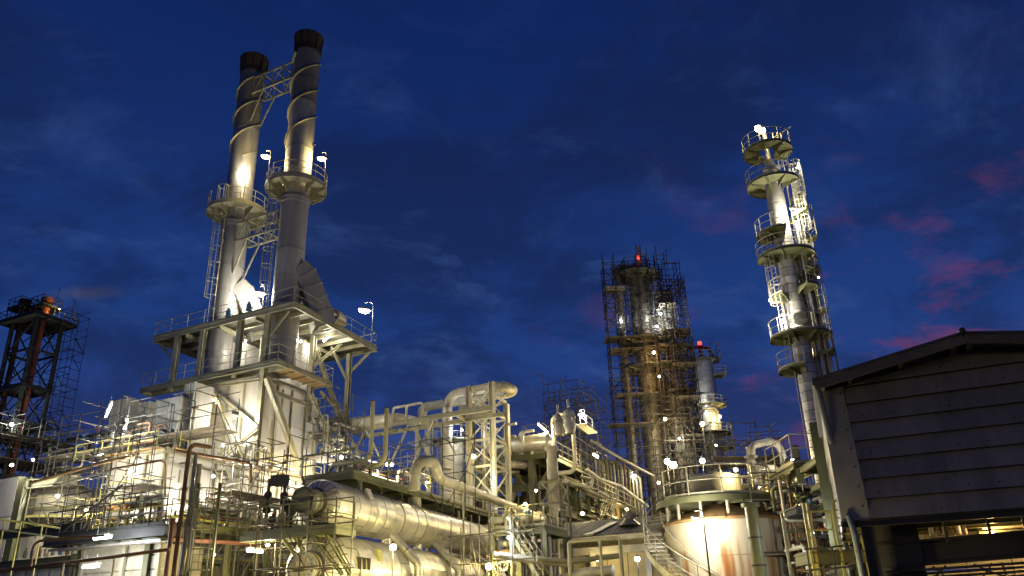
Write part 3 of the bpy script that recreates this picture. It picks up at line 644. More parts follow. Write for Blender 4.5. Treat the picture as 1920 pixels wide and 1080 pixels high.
for t, w in ((.17, .12), (.47, .36), (.78, .11), (.88, .11)): p = lerp(VA, VB, t); n = MB().lathe(p + Z * R1 * .9, Z, [(0, w), (.6, w)], 18).build('top_nozzle', 'white', T1)
q = lerp(VA, VB, .14) + VN * R1 * .90 + Z * R1 * .42                # little access hatch on the side
MB().box(q - AX * .22, AX * .44, Z * .5 - VN * .22, VN * .10 + Z * .05).build('access_hatch', 'clad', T1, 0)
q = lerp(VA2, VB2, .13) + VN * R2 * .93 + Z * R2 * .30
MB().box(q, AX * .4, Z * .5 - VN * .1, VN * .10).build('name_plate', 'yellow', T2, 0)
for i in range(3): q = lerp(VA2, VB2, .035 + .02 * i) + VN * R2 * .9 + Z * R2 * .35; MB().prism([q, q + AX * .05, q + AX * .05 + VN * .3 - Z * .05, q + VN * .3 - Z * .05], -Z * .5).build('lug', 'dark', T2, 0)
for t in (.16, .5, .84):                                             # saddles down to the ground
    p = lerp(VA2, VB2, t); MB().prism([flat(p - VN * 1.5, p.z - 1.0) - AX * .2, flat(p + VN * 1.5, p.z - 1.0) - AX * .2, flat(p + VN * 1.7, .05) - AX * .2, flat(p - VN * 1.7, .05) - AX * .2], AX * .4).build('saddle', 'concrete', T2, 0)
for i, (px0, py0, px1, py1, lab) in enumerate(((716, 985, 757, 1024, 'bent downpipe nearest the round lamp in front of the vessels'), (797, 1010, 838, 1047, 'middle one of three bent downpipes, darker grey, leaving the upper vessel'), (868, 1027, 904, 1062, 'bent downpipe at the far end of the upper vessel'))):
    t = along(VA, AX, px0) ; c = VA + AX * t; a = c + VN * R1 * .55 - Z * R1 * .8; b = c + VN * (R2 + .45) + AX * .25; b.z = a.z - (R2 + .45 - R1 * .55) * 1.05
    T = thing('downpipe', lab, 'pipe', flat(b), 'bent downpipes between the vessels'); pipe(T, [a, b, flat(b, .3)], .205, 'clad' if i != 1 else 'stack', R=.45, n=16, gores=4, bands=1.1)
    MB().lathe(lerp(a, b, .55), (b - a), [(0, .2), (0, .25), (.08, .25), (.08, .2)], 16).build('pipe_clamp', 'cream', T)

# ------------------------------------------------------------------ walkway over the upper vessel
zW = VA.z + R1 + .62
W0 = at_z(662, 885, zW); wl = along(W0, LA, 566); WL = along(W0, AX, 942); AXH = flat(AX).normalized(); WL = along(W0, AXH, 942)
T = thing('walkway', 'long dark walkway with post railing above the upper vessel', 'walkway', W0)
deck(T, W0, AXH * WL, LA * min(wl, 3.4), fasc=.24, joist=1.6, mat='grating', bmat='green', fw=.12)
for k in range(9): p = W0 + AXH * (WL * (k + .35) / 9) - Z * .44; beam(T, 'deep_bearer', p + LA * .15, p + LA * 2.0, .25, .34, 'green', 'H')
for k in range(8): p = W0 + AXH * (WL * (k + .55) / 9) + LA * .55; rod(T, 'support_leg', flat(p, VA.z + R1 * .75 + (VB.z - VA.z) * k / 9), p - Z * .3, .05, 'galv', 8)
railing(T, [W0 + LA * min(wl, 3.4), W0, W0 + AXH * WL], sp=1.75, mat='green', r=.04, mid=True)
# ------------------------------------------------------------------ platform below the vessel head
E0 = at(629, 987, 33.6); el = along(E0, LA, 452)
T = thing('end_platform', 'green bracketed platform in front of the upper vessel head', 'platform', E0)
deck(T, E0, LA * el, RA * 1.5, fasc=.24, joist=1.3, mat='grating', bmat='green')
railing(T, [E0 + RA * 1.4, E0, E0 + LA * el * .98], sp=1.35, mat='green', r=.034)
for t in (.08, .4): p = E0 + LA * el * t - Z * .3; beam(T, 'bracket_brace', p, p - Z * 1.5 + RA * 1.3 - LA * .4, .14, .14, 'green'); beam(T, 'bracket_brace', p + LA * .7, p - Z * 1.5 + RA * 1.3, .14, .14, 'green')
# dark valve cluster beside the head
p = E0 + LA * 3.5 + RA * .5
T = thing('valve_cluster', 'dark cluster of valves and gauges beside the upper vessel flange', 'valves', p)
for i in range(9):
    a = p + LA * rnd.uniform(-.8, 1.6) + RA * rnd.uniform(0, 1); h = rnd.uniform(.9, 2.6); rod(T, 'riser', a, a + Z * h, rnd.uniform(.035, .07), 'dark')
    MB().lathe(a + Z * h * .7, RA + LA * rnd.uniform(-.5, .5), [(-.1, .01), (-.1, .16), (.0, .19), (.1, .16), (.1, .01)], 12).build('valve', 'dark', T)
    if i % 2: MB().tube(arc(a, .2, 0, 2 * PI * .98, 12, a.z + h), .018, 5).build('hand_wheel', 'dark', T)
MB().box(p + Z * 2.1, LA * .7, RA * .5, Z * .45).build('actuator', 'dark', T, 0); MB().box(p + LA * .9 + Z * 1.2, LA * .4, RA * .3, Z * .5).build('gauge_box', 'green', T, 0)

# ------------------------------------------------------------------ J-shaped vents on the walkway
for (px, py0, py1, px2, py2, lab) in ((699, 753, 862, 640, 868, 'J shaped vent pipe with slanted mouth, taller of the pair'), (725, 766, 870, 672, 880, 'J shaped vent pipe with slanted mouth, lower of the pair')):
    top = at(px, py0, 39.5); bot = flat(top, zat(py1, top)); far = bot + LA * 2.6
    T = thing('vent_pipe', lab, 'vent pipe', flat(bot, zW), 'J shaped vents over the walkway'); pipe(T, [top, bot, far, flat(far, zW - .3)], .115, 'cream', R=.5, n=14, seam=False, gores=8)
    MB().lathe(top, Vector((.35, 0, 1)), [(-.02, .118), (.06, .118), (.06, .1), (-.2, .09)], 14).build('mouth', 'dark', T)
    for k in (.9, 1.5): beam(T, 'support', flat(bot + LA * k, zW), flat(bot + LA * k, bot.z - .1), .1, .1, 'green', 'box', RA)
# ------------------------------------------------------------------ lagged pipe that hops over and follows the walkway
q0 = at(776, 925, 41); q1 = at(779, 868, 41.0); q2 = at(812, 862, 42.2); q3 = at(824, 897, 43.5); q4 = at(1000, 966, 60); q5 = at(1040, 985, 64)
T = thing('lagged_pipe', 'lagged pipe hopping up in a hoop and running along behind the walkway rail', 'pipe', flat(q0)); pipe(T, [flat(q0, zW - .5), q1, q2, q3, q4, q5], .27, 'white', R=.8, n=16, gores=9, bands=1.6)
for t in (.2, .45, .7, .92): p = lerp(q3, q4, t); rod(T, 'pipe_stand', flat(p, 0), p - Z * .25, .06, 'cream')
# ================================================================== lower left: galleries, pipes, scaffolds round the firebox
W1 = at(312, 982, 35.5); w1 = along(W1, LA, 84)
T = thing('gallery', 'dark steel gallery with railing jutting out left of the pipe riser', 'walkway', W1)
deck(T, W1, LA * w1, RA * 1.6, fasc=.42, joist=1.4, mat='grating', bmat='green', fw=.18, fmat='dark')
railing(T, [W1 + LA * .1, W1 + LA * w1], sp=1.0, mat='dark', r=.034)
railing(T, [W1 + RA * 1.5 + LA * .2, W1 + RA * 1.5 + LA * w1], sp=1.4, mat='yellow', r=.03)
for (u0, u1) in ((.45, .56), (.58, .74)): 
    a, b = W1 + LA * w1 * u0 - RA * .12, W1 + LA * w1 * u1 - RA * .12; full, _ = fillet([a + Z * .25, a + Z * 1.2, b + Z * 1.2, b + Z * .25], .25, 5); MB().tube(full, .035, 6).build('gate_hoop', 'dark', T)
beam(T, 'stay', W1 + LA * w1 * .35 + Z * 1.9 - RA * .3, W1 + LA * w1 * .8 + Z * .1 - RA * .3, .07, .07, 'dark', 'box')
for u in (.28, .9): beam(T, 'post', flat(W1 + LA * w1 * u + RA * 1.3, 0), W1 + LA * w1 * u + RA * 1.3 - Z * .5, .3, .3, 'green', 'H', RA)
# the beams that run on to the right round the corner
T = thing('pipe_bridge', 'green girder bridge running from the pipe riser towards the vessel head', 'girder', W1)
for (px0, py0, px1, py1, w, m) in ((318, 985, 512, 1004, .34, 'green'), (318, 1012, 520, 1022, .16, 'redpipe'), (316, 968, 500, 990, .10, 'yellow')):
    a = at(px0, py0, 36); b = at_z(px1, py1, a.z); beam(T, 'girder', a, b, w * .6, w, m, 'H' if w > .12 else 'box')
a = at(318, 985, 36); b = at_z(512, 1004, a.z); MB().box(a + LA * .1, (b - a), LA * 1.2, Z * .04).build('deck_plate', 'grating', T, 0)
railing(T, [a + Z * .1, b + Z * .1], sp=1.5, mat='green', r=.03, h=1.05, toe=0)
for t in (.15, .55, .95): p = lerp(a, b, t); beam(T, 'post', flat(p, 0), p, .22, .22, 'green', 'H', RA)
# white room under the gallery
B0 = at(308, 1012, 37.5)
T = thing('control_room', 'low white clad room with strip lights under the gallery', 'room', flat(B0))
bl = along(B0, LA, 165)
for k in range(5): MB().box(flat(B0, B0.z - .62 * (k + 1) + .03) - RA * (.012 * (k % 2)), LA * bl, RA * .1, Z * .56).build('wall_board', 'white', T, 0)
MB().box(flat(B0, .05) + RA * .1, LA * bl, RA * 2.5, Z * (B0.z - .2)).build('inner_wall', 'white', T, 0)
MB().box(flat(B0, B0.z) - RA * .3, LA * (bl + .2), RA * 3, Z * .12).build('ceiling_sheet', 'palegreen', T, 0)
for k in (0, .45, 1): beam(T, 'post', flat(B0 + LA * bl * k, 0) - RA * .16, flat(B0 + LA * bl * k, B0.z) - RA * .16, .16, .16, 'pale', 'box', RA)
B2 = at(160, 1050, 40); bl2 = along(B2, LA, -60)
T = thing('lower_shed', 'pale lower shed wall with a shelf of parts at the bottom edge', 'shed', flat(B2))
for k in range(4): MB().box(flat(B2 + LA * bl2 * k / 4, .1) + LA * .02, LA * (bl2 / 4 - .04), RA * .12, Z * (B2.z - .1)).build('wall_panel', 'casing', T, 0)
beam(T, 'lintel', B2 - RA * .1, B2 + LA * bl2 - RA * .1, .3, .5, 'green', 'H'); beam(T, 'lintel', B2 + Z * 1.6 - RA * .1, B2 + LA * bl2 + Z * 1.6 - RA * .1, .3, .42, 'green', 'H')
for k in range(9): p = B2 + LA * (.5 + k * .55) + Z * .3 - RA * .3; MB().lathe(p, Z, [(0, .10), (.35, .10), (.35, .05), (.5, .05), (.5, .01)], 8).build('parts_bin', ('white', 'rustpipe', 'blue', 'galv')[k % 4], T)
for k in range(7): p = B2 + LA * (.3 + k * .9) - RA * .35; rod(T, 'rail_post', p - Z * 1.6, p - Z * .2, .03, 'dark', 6)
rod(T, 'guard_rail', B2 - RA * .35 - Z * .25, B2 + LA * bl2 - RA * .35 - Z * .25, .035, 'dark', 6); rod(T, 'guard_rail', B2 - RA * .35 - Z * .8, B2 + LA * bl2 - RA * .35 - Z * .8, .03, 'dark', 6)
# casing at the far left
C2 = at(36, 892, 47); 
T = thing('side_casing', 'beige casing with a round manway at the left picture edge', 'heater', flat(C2))
MB().box(flat(C2 + RA * .15, 0), LA * 7, RA * 5, Z * (C2.z - .1)).build('inner_shell', 'casinggrey', T, 0)
for i in range(4):
    for k in range(3): MB().box(flat(C2 + LA * i * 1.6, C2.z - 2.3 * (k + 1)) + LA * .02, LA * 1.56, RA * .1, Z * 2.26).build('casing_panel', 'casing', T, 0)
for k in range(3): MB().box(flat(C2, C2.z - 2.3 * (k + 1)) + RA * .02, RA * 5, LA * .1, Z * 2.26).build('casing_panel', 'casing', T, 0)
T = thing('portal_column', 'grey green portal column with a long lintel beside the far left casing', 'steel frame', at(46, 1000, 45))
p = at(47, 905, 45); beam(T, 'column', flat(p, 0), flat(p, p.z + .3), .5, .5, 'green', 'H', RA)
q = at(150, 898, 47.5); beam(T, 'lintel', flat(p, p.z - .1), flat(q, q.z), .35, .5, 'cream', 'H'); beam(T, 'knee_brace', flat(p, p.z - 1.6), lerp(p, q, .12), .16, .16, 'cream')
p2 = at(120, 960, 50)
T = thing('round_vessel', 'pale round vessel standing in the bright bay behind the gallery', 'vessel', flat(p2))
MB().lathe(flat(p2), Z, [(0, 1.9), (p2.z + .8, 1.9), (p2.z + 1.2, 1.5), (p2.z + 1.4, .01)], 30).build('shell', 'white', T)
MB().lathe(flat(p2, p2.z), Z, [(-.1, 1.9), (-.1, 2.0), (.1, 2.0), (.1, 1.9)], 30).build('band', 'cream', T)
ring_deck(T, p2, 1.95, 2.8, R_(170), R_(350), p2.z - .6); ring_rail(T, p2, 2.75, R_(170), R_(350), p2.z - .6, mat='yellow')
# back bay wall that the lamps light up
p = at(200, 950, 55); T = thing('bay_wall', 'pale corrugated wall at the back of the bright bay', 'wall', flat(p)); q = p + LA * 16 - LA * 2
for k in range(9): MB().box(flat(p + LA * (k * 1.7 - 2), .2), LA * 1.66, RA * .15, Z * (p.z + 1.2)).build('wall_panel', 'casing', T, 0)
# ------------------------------------------------------------------ risers at the corner
base = at(340, 960, 34.6)
for (dx, r, m, lab, py0) in ((-.28, .10, 'redpipe', 'red brown riser pipe, leftmost of the bundle at the gallery corner', 972), (.05, .095, 'rustpipe', 'brown riser pipe with hooked top at the gallery corner', 832), (.36, .09, 'galv', 'thin grey riser pipe in the bundle at the gallery corner', 850), (.58, .11, 'cream', 'cream riser pipe beside the caged ladder', 870)):
    p = base + Vector((dx, rnd.uniform(-.1, .1), 0)); z1 = zat(py0, p); T = thing('riser_pipe', lab, 'pipe', flat(p), 'riser pipes at the gallery corner')
    if m == 'rustpipe': pipe(T, [flat(p, .1), flat(p, z1), flat(p, z1) + RA * .9 + Vector((.25, 0, 0))], r, m, R=.35, seam=False)
    elif m == 'redpipe': rod(T, 'pipe_section', flat(p, .1), flat(p, z1), r, m, 12)
    else: rod(T, 'pipe_section', flat(p, .1), flat(p, z1), r, m, 12)
    for z in (3.0, zat(985, p), zat(920, p)):
        if z < z1: MB().lathe(flat(p, z), Z, [(0, r), (0, r * 1.4), (.12, r * 1.4), (.12, r)], 12).build('flange', m, T)
T = thing('rusty_pipe_run', 'rusty pipe sloping from the red riser to the left picture edge', 'pipe', at(300, 1033, 33)); pipe(T, [at(318, 1030, 34), at(150, 1052, 34.5), at(-20, 1072, 36)], .07, 'rustpipe', R=.6, seam=False)
for px, py in ((120, 1056), (215, 1043)): p = at(px, py, 34.5); rod(T, 'pipe_stand', flat(p, 0), p, .05, 'pale', 6)
T = thing('rusty_drop_pipe', 'thin rusty pipe dropping at the end of the gallery', 'pipe', at(62, 1020, 33)); pipe(T, [at(195, 1004, 33.0), at(64, 1015, 33), at(57, 1062, 33)], .055, 'rustpipe', R=.3, seam=False)
T = thing('yellow_handrail', 'yellow pipe handrail crossing low at the left picture edge', 'handrail', at(50, 975, 37)); rod(T, 'top_rail', at(-10, 972, 37), at(112, 990, 38), .045, 'yellow'); rod(T, 'mid_rail', at(-10, 992, 37), at(110, 1008, 38), .04, 'green')
for px in (10, 40, 80): p = at(px, 974 + (px - 10) * .15, 37.3); rod(T, 'post', flat(p, p.z - 2.5), p, .035, 'yellow', 6)
p = at(372, 1075, 33.8); T = thing('caged_ladder', 'olive caged ladder beside the riser bundle', 'ladder', flat(p)); ladder(T, flat(p, 1), zat(935, p), Vector((.3, -.95, 0)).normalized(), cage=zat(1070, p), mat='green', rad=.42, hoop=.8, w=.6)
for e in (-.45, .45): beam(T, 'post', flat(p, 0) + Vector((e, .1, 0)), flat(p, zat(905, p)) + Vector((e, .1, 0)), .12, .12, 'green', 'H')
# ------------------------------------------------------------------ scaffolds
def scaf_at(label, px, py, Y, nu, nv, up, down, decks_dz, U=LA, V=RA, bay=1.7, seed=1, **kw):
    P = at(px, py, Y); return scaffold('tube_scaffold', label, flat(P), U, V, nu, nv, P.z - down, P.z + up, bay=bay, decks=[(P.z + d, 0, nu, 0, nv) for d in decks_dz], seed=seed, group='tube scaffolds', **kw)
scaf_at('scaffold deck with dark boards above the firebox left of the braces', 402, 800, 41.5, 4, 1, 1.3, 1.2, (0.0,), seed=4, bay=1.75)
scaf_at('scaffold stage reaching left over the bay towards the lattice tower', 214, 836, 44.5, 4, 1, 1.3, 1.0, (0.0,), seed=6)
scaf_at('small double plank scaffold stage before the white firebox panel', 277, 908, 38.5, 2, 1, 2.3, 3.2, (0.0,), seed=9, bay=1.5)
scaf_at('tall pole scaffold standing behind the gallery rail', 190, 985, 37.5, 2, 1, 5.2, .2, (), seed=12, bay=1.5)
scaf_at('scaffold stage with punched toe boards on the firebox right face', 392, 925, 40.0, 3, 1, 1.7, 4.2, (0.0,), U=RA, V=-LA, seed=14, bay=1.5)
scaf_at('boarded scaffold hung on the heater side below the balcony', 566, 858, 50.0, 3, 1, 3.6, .8, (0.0, .05), U=RA, V=-LA, seed=17, bay=1.6)
scaf_at('scaffold poles round the white flange of the thick vessel', 624, 1040, 32.2, 3, 1, 1.4, 4.0, (), seed=21, bay=1.35)
scaf_at('scaffold between the firebox and the dark valve cluster', 530, 985, 37.6, 3, 1, 3.2, 3.0, (), U=LA, V=RA, seed=23, bay=1.4)
scaf_at('low scaffold bay over the far left shed', 118, 905, 46, 4, 1, .9, 3.0, (.0,), seed=27, bay=1.6)
# ochre planks and rails along the firebox roof edge
T = thing('roof_walk', 'ochre planked roof walk with yellow rails along the firebox top edge', 'walkway', H(0, -.6, zH))
for i in range(6): put('plank', unit('box', 'wood'), frame(H(aH * i / 6 + .05, -.45 - .02 * (i % 2), zH + .05), H(aH * (i + 1) / 6, -.45, zH + .05), .35, .05), T)
railing(T, [H(.2, -.75, zH + .05), H(aH, -.75, zH + .05)], mat='yellow', sp=2.0, r=.03, toe=0, h=.9)
T = thing('roof_walk', 'ochre planked roof walk along the left edge of the firebox top', 'walkway', H(-.5, 1, zH))
for i in range(3): put('plank', unit('box', 'wood'), frame(H(-.45, bH * i / 3, zH + .05), H(-.45, bH * (i + 1) / 3 - .05, zH + .05), .35, .05), T)
railing(T, [H(-.6, .2, zH + .05), H(-.6, bH * 1.6, zH + .05)], mat='yellow', sp=2.0, r=.03, toe=0, h=.9)
# ladder on the heater corner
p = onR(505, 868, -.75); T = thing('heater_ladder', 'pale open ladder climbing the heater corner column', 'ladder', p); ladder(T, p, zat(735, p), -LA, mat='pale', w=.5)
p = onR(492, 868, -.35)
# assorted small pipework over the firebox roof, seen against the lit casing
for i, (pts, r, m, lab) in enumerate((([(330, 845), (470, 868), (470, 905)], .07, 'rustpipe', 'thin rusty pipe along the firebox roof edge bending down'), ([(205, 880), (310, 862), (310, 930)], .05, 'rustpipe', 'thin rusty pipe crossing the white firebox panel'), ([(60, 905), (190, 868), (262, 852)], .08, 'wood', 'ochre pole lashed along the scaffold stage'), ([(100, 912), (215, 880)], .05, 'pale', 'pale pole crossing before the bright bay'))):
    T = thing('small_pipe', lab, 'pipe', at(*pts[0], 38)); pipe(T, [at(x, y, 38 + k * .6) for k, (x, y) in enumerate(pts)], r, m, R=.25, seam=False)
# ================================================================== dark lattice tower with two orange flues, far left
D0 = at(50, 690, 86); D0 = flat(D0)
zd = lambda py: zat(py, D0)
dR = along(flat(D0, zd(690)), RA, 98); dL = along(flat(D0, zd(690)), LA, 3)
def D(a, b, z): return flat(D0 + RA * a + LA * b, z)
T = thing('lattice_tower', 'dark lattice tower carrying two orange flues at the left picture edge', 'tower', D(0, 0, 0)); zt = zd(592)
for (a, b) in ((0, 0), (dR, 0), (0, dL), (dR, dL)): beam(T, 'leg', D(a, b, 0), D(a, b, zt + .2), .36, .36, 'darkgreen', 'H', RA)
lv = [zd(890), zd(790), zd(720), zd(652), zt]
for i, z in enumerate(lv):
    for (a0, b0, a1, b1) in ((0, 0, dR, 0), (0, 0, 0, dL), (dR, 0, dR, dL), (0, dL, dR, dL)):
        beam(T, 'girt', D(a0, b0, z), D(a1, b1, z), .16, .28, 'darkgreen')
        if i: 
            zp = lv[i - 1]; p, q = (D(a0, b0, zp), D(a1, b1, z)) if i % 2 else (D(a1, b1, zp), D(a0, b0, z)); beam(T, 'diagonal', p, q, .13, .13, 'dark', 'box'); beam(T, 'diagonal', lerp(p, q, .5), D(a0 if i % 2 else a1, b0 if i % 2 else b1, z), .10, .10, 'dark', 'box')
for z, o in ((zd(720), .3), (zd(790), .8), (zt, 1.2)):
    deck(T, D(-o, -o, z), RA * (dR + 2 * o), LA * (dL + 2 * o), mat='grating', bmat='dark', fasc=.25, joist=2)
    railing(T, [D(-o, -o, z), D(dR + o, -o, z), D(dR + o, dL + o, z), D(-o, dL + o, z)], closed=True, mat='dark', sp=2.2, r=.045, toe=.15)
z2 = zd(566)
for (a, b) in ((dR * .45, dL * .25), (dR * .15, dL * .85)):
    c = D(a, b, 0); fl_ = MB().lathe(flat(c, 2), Z, [(0, .30), (zd(548) - 5.2, .30), (zd(548) - 4.6, .34), (zd(548) - 2.4, .66), (zd(548) - 2.0, .68), (zd(548) - 2.0, .6), (zd(548) - 4, .25)], 20).build('flue', 'orange' if a > b else 'rustdark', T)
    deck(T, flat(c, z2) - RA * 1.3 - LA * 1.3, RA * 2.6, LA * 2.6, mat='grating', bmat='dark', fasc=.2, joist=2)
    railing(T, [flat(c + RA * i + LA * j, z2) for i, j in ((-1.25, -1.25), (1.25, -1.25), (1.25, 1.25), (-1.25, 1.25))], closed=True, mat='dark', r=.045, sp=1.3)
    for i, j in ((-1.2, -1.2), (1.2, -1.2), (1.2, 1.2), (-1.2, 1.2)): rod(T, 'stilt', flat(c + RA * i + LA * j, zt), flat(c + RA * i + LA * j, z2), .07, 'dark', 6)
for (a, b, h) in ((dR * .6, 0, 4.2), (dR + 1, 0, 3.6), (0, dL, 3)): rod(T, 'antenna', D(a, b, zt), D(a, b, zt + h), .05, 'dark', 6)
scaffold('tube_scaffold', 'dark scaffold wrapped round the right side of the lattice tower', D(dR + .4, -1.6, 0), -LA * -1, RA, 2, 1, zd(860), zt + 1.2, bay=2.1, lift=2.2, mat='dark', r=.04, seed=31, group='tube scaffolds')
scaffold('tube_scaffold', 'scaffold tangle at the lattice tower foot', D(-2.5, -2.5, 0), RA, LA, 5, 3, zd(900), zd(800), bay=2.0, lift=1.8, r=.045, seed=33, decks=[(zd(822), 0, 5, 0, 3), (zd(868), 0, 5, 0, 3)], group='tube scaffolds')
# ================================================================== pipe loop and its braced frame
f0 = at(879, 760, 60.0); f1 = at(923, 760, 60.0 - 1.1); d01 = (flat(f1) - flat(f0)); bk = RA * 3.0
zA = zat(724, f0); zB = zat(717, f1); zt_ = max(zA, zB)
T = thing('pipe_support_frame', 'tall cream braced frame holding up the looped pipe', 'steel frame', flat(f0))
cols = [flat(f0), flat(f1), flat(f1 + bk), flat(f0 + bk)]
for i, c in enumerate(cols): beam(T, 'column', c, flat(c, zt_ - (0 if i < 2 else 1.1)), .36, .36, 'pale', 'H', LA)
lev = [zat(y, f0) for y in (935, 875, 826, 778, 726)]
for k, z in enumerate(lev):
    for a, b in ((0, 1), (1, 2), (2, 3), (3, 0)):
        if k: beam(T, 'girt', flat(cols[a], z - (.9 if k == 4 and a in (1, 2, 3) else .1)), flat(cols[b], z - (.9 if k == 4 and a in (1, 2, 3) else .1)), .12, .2, 'pale')
        if k and a in (0, 1, 2): 
            z0 = lev[k - 1]; beam(T, 'diagonal', flat(cols[a], z0), flat(cols[b], z - .15), .1, .1, 'pale', 'box')
            if a == 0: beam(T, 'diagonal', flat(cols[b], z0), flat(cols[a], z - .15), .1, .1, 'pale', 'box')
zl = zat(736, at(838, 736, 50.5)); lp = lambda px, py, Y: flat(at(px, py, Y))
P1 = at(838, 738, 61.6); zl = P1.z
def Zl(px, py): return at_z(px, py, zl)
a0 = flat(P1, zat(880, P1)); u1 = Zl(838, 740); u2 = Zl(948, 722); u3 = u2 + RA * 2.3; u4 = u3 + LA * along(u3, LA, 790)
T = thing('looped_pipe', 'white lagged pipe loop with ribbed bends on top of the braced frame', 'pipe', flat(P1))
pipe(T, [a0, u1, u2, u3, u4, u4 - Z * 1.3 + RA * .4], .38, 'white', R=1.15, n=18, gores=12, bands=1.6)
MB().lathe(flat(P1, zat(826, P1)), Z, [(0, .36), (0, .42), (2.6, .42), (2.6, .36)], 18).build('bright_cladding', 'clad', T)
q = at(640, 795, 60.5); q2 = at_z(742, 783, q.z); T = thing('header_pipe', 'white lagged header pipe leaving the heater column to the right', 'pipe', flat(q)); pipe(T, [q - RA * 1.0 - LA * -2.2 - Z * 1.6, q + LA * .6, q2, q2 + RA * 2.5 - LA * .8], .39, 'white', R=1.1, n=18, gores=10, bands=1.7)
a = at(656, 809, 61.0); b = at_z(922, 764, a.z)
T = thing('pipe_girder', 'long cream girder with V braces carrying pipes towards the frame', 'girder', flat(a)); beam(T, 'top_chord', a, b, .22, .36, 'cream'); beam(T, 'top_chord', a + RA * 2.2, b + RA * 2.2, .18, .3, 'cream')
for t in (.12, .45, .62): p = lerp(a, b, t); beam(T, 'v_brace', p, p - Z * 3.2 - LA * -1.8, .14, .14, 'cream', 'box'); beam(T, 'v_brace', p, p - Z * 3.0 - LA * 1.9, .14, .14, 'cream', 'box')
for t in (.0, .25, .5, .75): p = lerp(a, b, t); beam(T, 'cross_beam', p, p + RA * 2.2, .12, .2, 'cream')
for t in (.5, .58): p = lerp(a, b, t); beam(T, 'post', flat(p, 0), p, .2, .2, 'cream', 'H', RA)
for (x0, x1, lab) in ((742, 768, 'small pale hairpin pipe left of the pair on the girder'), (768, 798, 'small pale hairpin pipe right of the pair on the girder')):
    t0, t1 = (x0 - 656) / 266, (x1 - 656) / 266; p, q = lerp(a, b, t0), lerp(a, b, t1); T = thing('hairpin_pipe', lab, 'pipe', p); pipe(T, [p, p + Z * 1.25, q + Z * 1.25, q + Z * .1], .1, 'white', R=.2, seam=False)
# round column with railed top below the loop
c = at(846, 830, 64.0); T = thing('round_drum', 'round pale drum with railed ring platform below the loop pipe', 'vessel', flat(c)); z = zat(826, c)
MB().lathe(flat(c), Z, [(0, 1.0), (z - .3, 1.0), (z + .1, .7), (z + .2, .35), (z + .2, .01)], 28).build('shell', 'white', T)
for k in range(5): MB().lathe(flat(c, z - 1 - 1.1 * k), Z, [(0, 1.0), (0, 1.03), (.06, 1.03), (.06, 1.0)], 28).build('band', 'clad', T)
ring_deck(T, c, 1.05, 1.6, 0, 2 * PI, z - .1, mat='grating', brackets=8); ring_rail(T, c, 1.57, .0, 6.2, z - .1, mat='pale', sp=.7)
ladder(T, flat(c + Vector((-1.5, -.8, 0)), z - 5), z + .9, Vector((-.8, -.6, 0)).normalized(), cage=z - 3.5, mat='pale')
scaf_at('dark clamp scaffold round the hooped pipe behind the walkway', 872, 905, 45.5, 4, 1, 2.7, 1.5, (), U=LA, V=RA, seed=41, bay=1.5, brace=.9, mat='dark')
scaf_at('pale rail scaffold climbing behind the vent pipes', 800, 880, 58, 4, 1, 1.1, 2.5, (.2,), U=LA, V=RA, seed=43, bay=1.7, mat='galv')
# ================================================================== elevated rack with drums in the middle distance
K = at(1030, 846, 63.0); zK = K.z; kl = along(K, LA, 905); kr = along(K, RA, 1200)
T = thing('pipe_rack', 'broad dark green elevated rack deck left of the scaffolded tower', 'pipe rack', flat(K))
deck(T, K, LA * kl, RA * 9, fasc=.45, joist=2.2, mat='grating', bmat='green', fw=.25)
railing(T, [K + RA * 8.5, K, K + LA * kl], mat='green', sp=1.7, r=.04)
for (a_, b_) in ((.3, 1.7), (.3, 6.5), (6, 1.7), (6, 6.5), (12, 1.7), (12, 6.5)): p = K + RA * a_ + LA * b_; beam(T, 'column', flat(p, 0), flat(p, zK - .4), .5, .5, 'green', 'H', RA)
for zz in (zK - 2.6, zK - 5.2):
    for a_ in (.3, 6, 12): beam(T, 'cross_girder', flat(K + RA * a_, zz), flat(K + RA * a_ + LA * kl, zz), .25, .5, 'green')
    for b_ in (.2, 1.7, 6.5): beam(T, 'long_girder', flat(K + LA * b_, zz), flat(K + RA * kr + LA * b_, zz), .22, .4, 'green')
for b_ in (1.7, 6.5): beam(T, 'knee_brace', flat(K + RA * .3 + LA * b_, zK - 3.4), flat(K + RA * .3 + LA * (b_ - 2.2), zK - .5), .25, .25, 'green'); beam(T, 'knee_brace', flat(K + RA * .3 + LA * b_, zK - 3.4), flat(K + RA * .3 + LA * (b_ + 2.2), zK - .5), .25, .25, 'green')
zr = zat(880, K + RA * 5)
n = 9
for k in range(n): p = K + RA * (3 + (kr - 3) * k / (n - 1)); beam(T, 'rack_post', flat(p, 0), flat(p, zK - 1.6), .3, .3, 'green', 'H', RA); beam(T, 'rack_post', flat(p + LA * 5, 0), flat(p + LA * 5, zK - 1.6), .3, .3, 'green', 'H', RA); beam(T, 'cross_girder', flat(p, zK - 2.0), flat(p + LA * 5, zK - 2.0), .2, .4, 'green')
beam(T, 'edge_girder', flat(K + RA * 3, zK - 1.7), flat(K + RA * kr, zK - 1.7), .3, .5, 'cream'); beam(T, 'edge_girder', flat(K + RA * 3, zK - 4.4), flat(K + RA * kr, zK - 4.4), .3, .5, 'cream')
railing(T, [flat(K + RA * 9, zK - 1.4), flat(K + RA * kr, zK - 1.4)], mat='pale', sp=2.5, r=.045)
for zz, o in ((zK - 3.2, 0), (zK - 6.0, -.6)):
    deck(T, flat(K + RA * 8 + LA * o, zz), RA * (kr - 9), LA * 4.5, fasc=.3, joist=3, bmat='green', mat='grating', fw=.15)
    railing(T, [flat(K + RA * 8 + LA * o, zz), flat(K + RA * (kr - 1) + LA * o, zz)], mat='green', sp=2.2, r=.04)
g2 = random.Random(5)
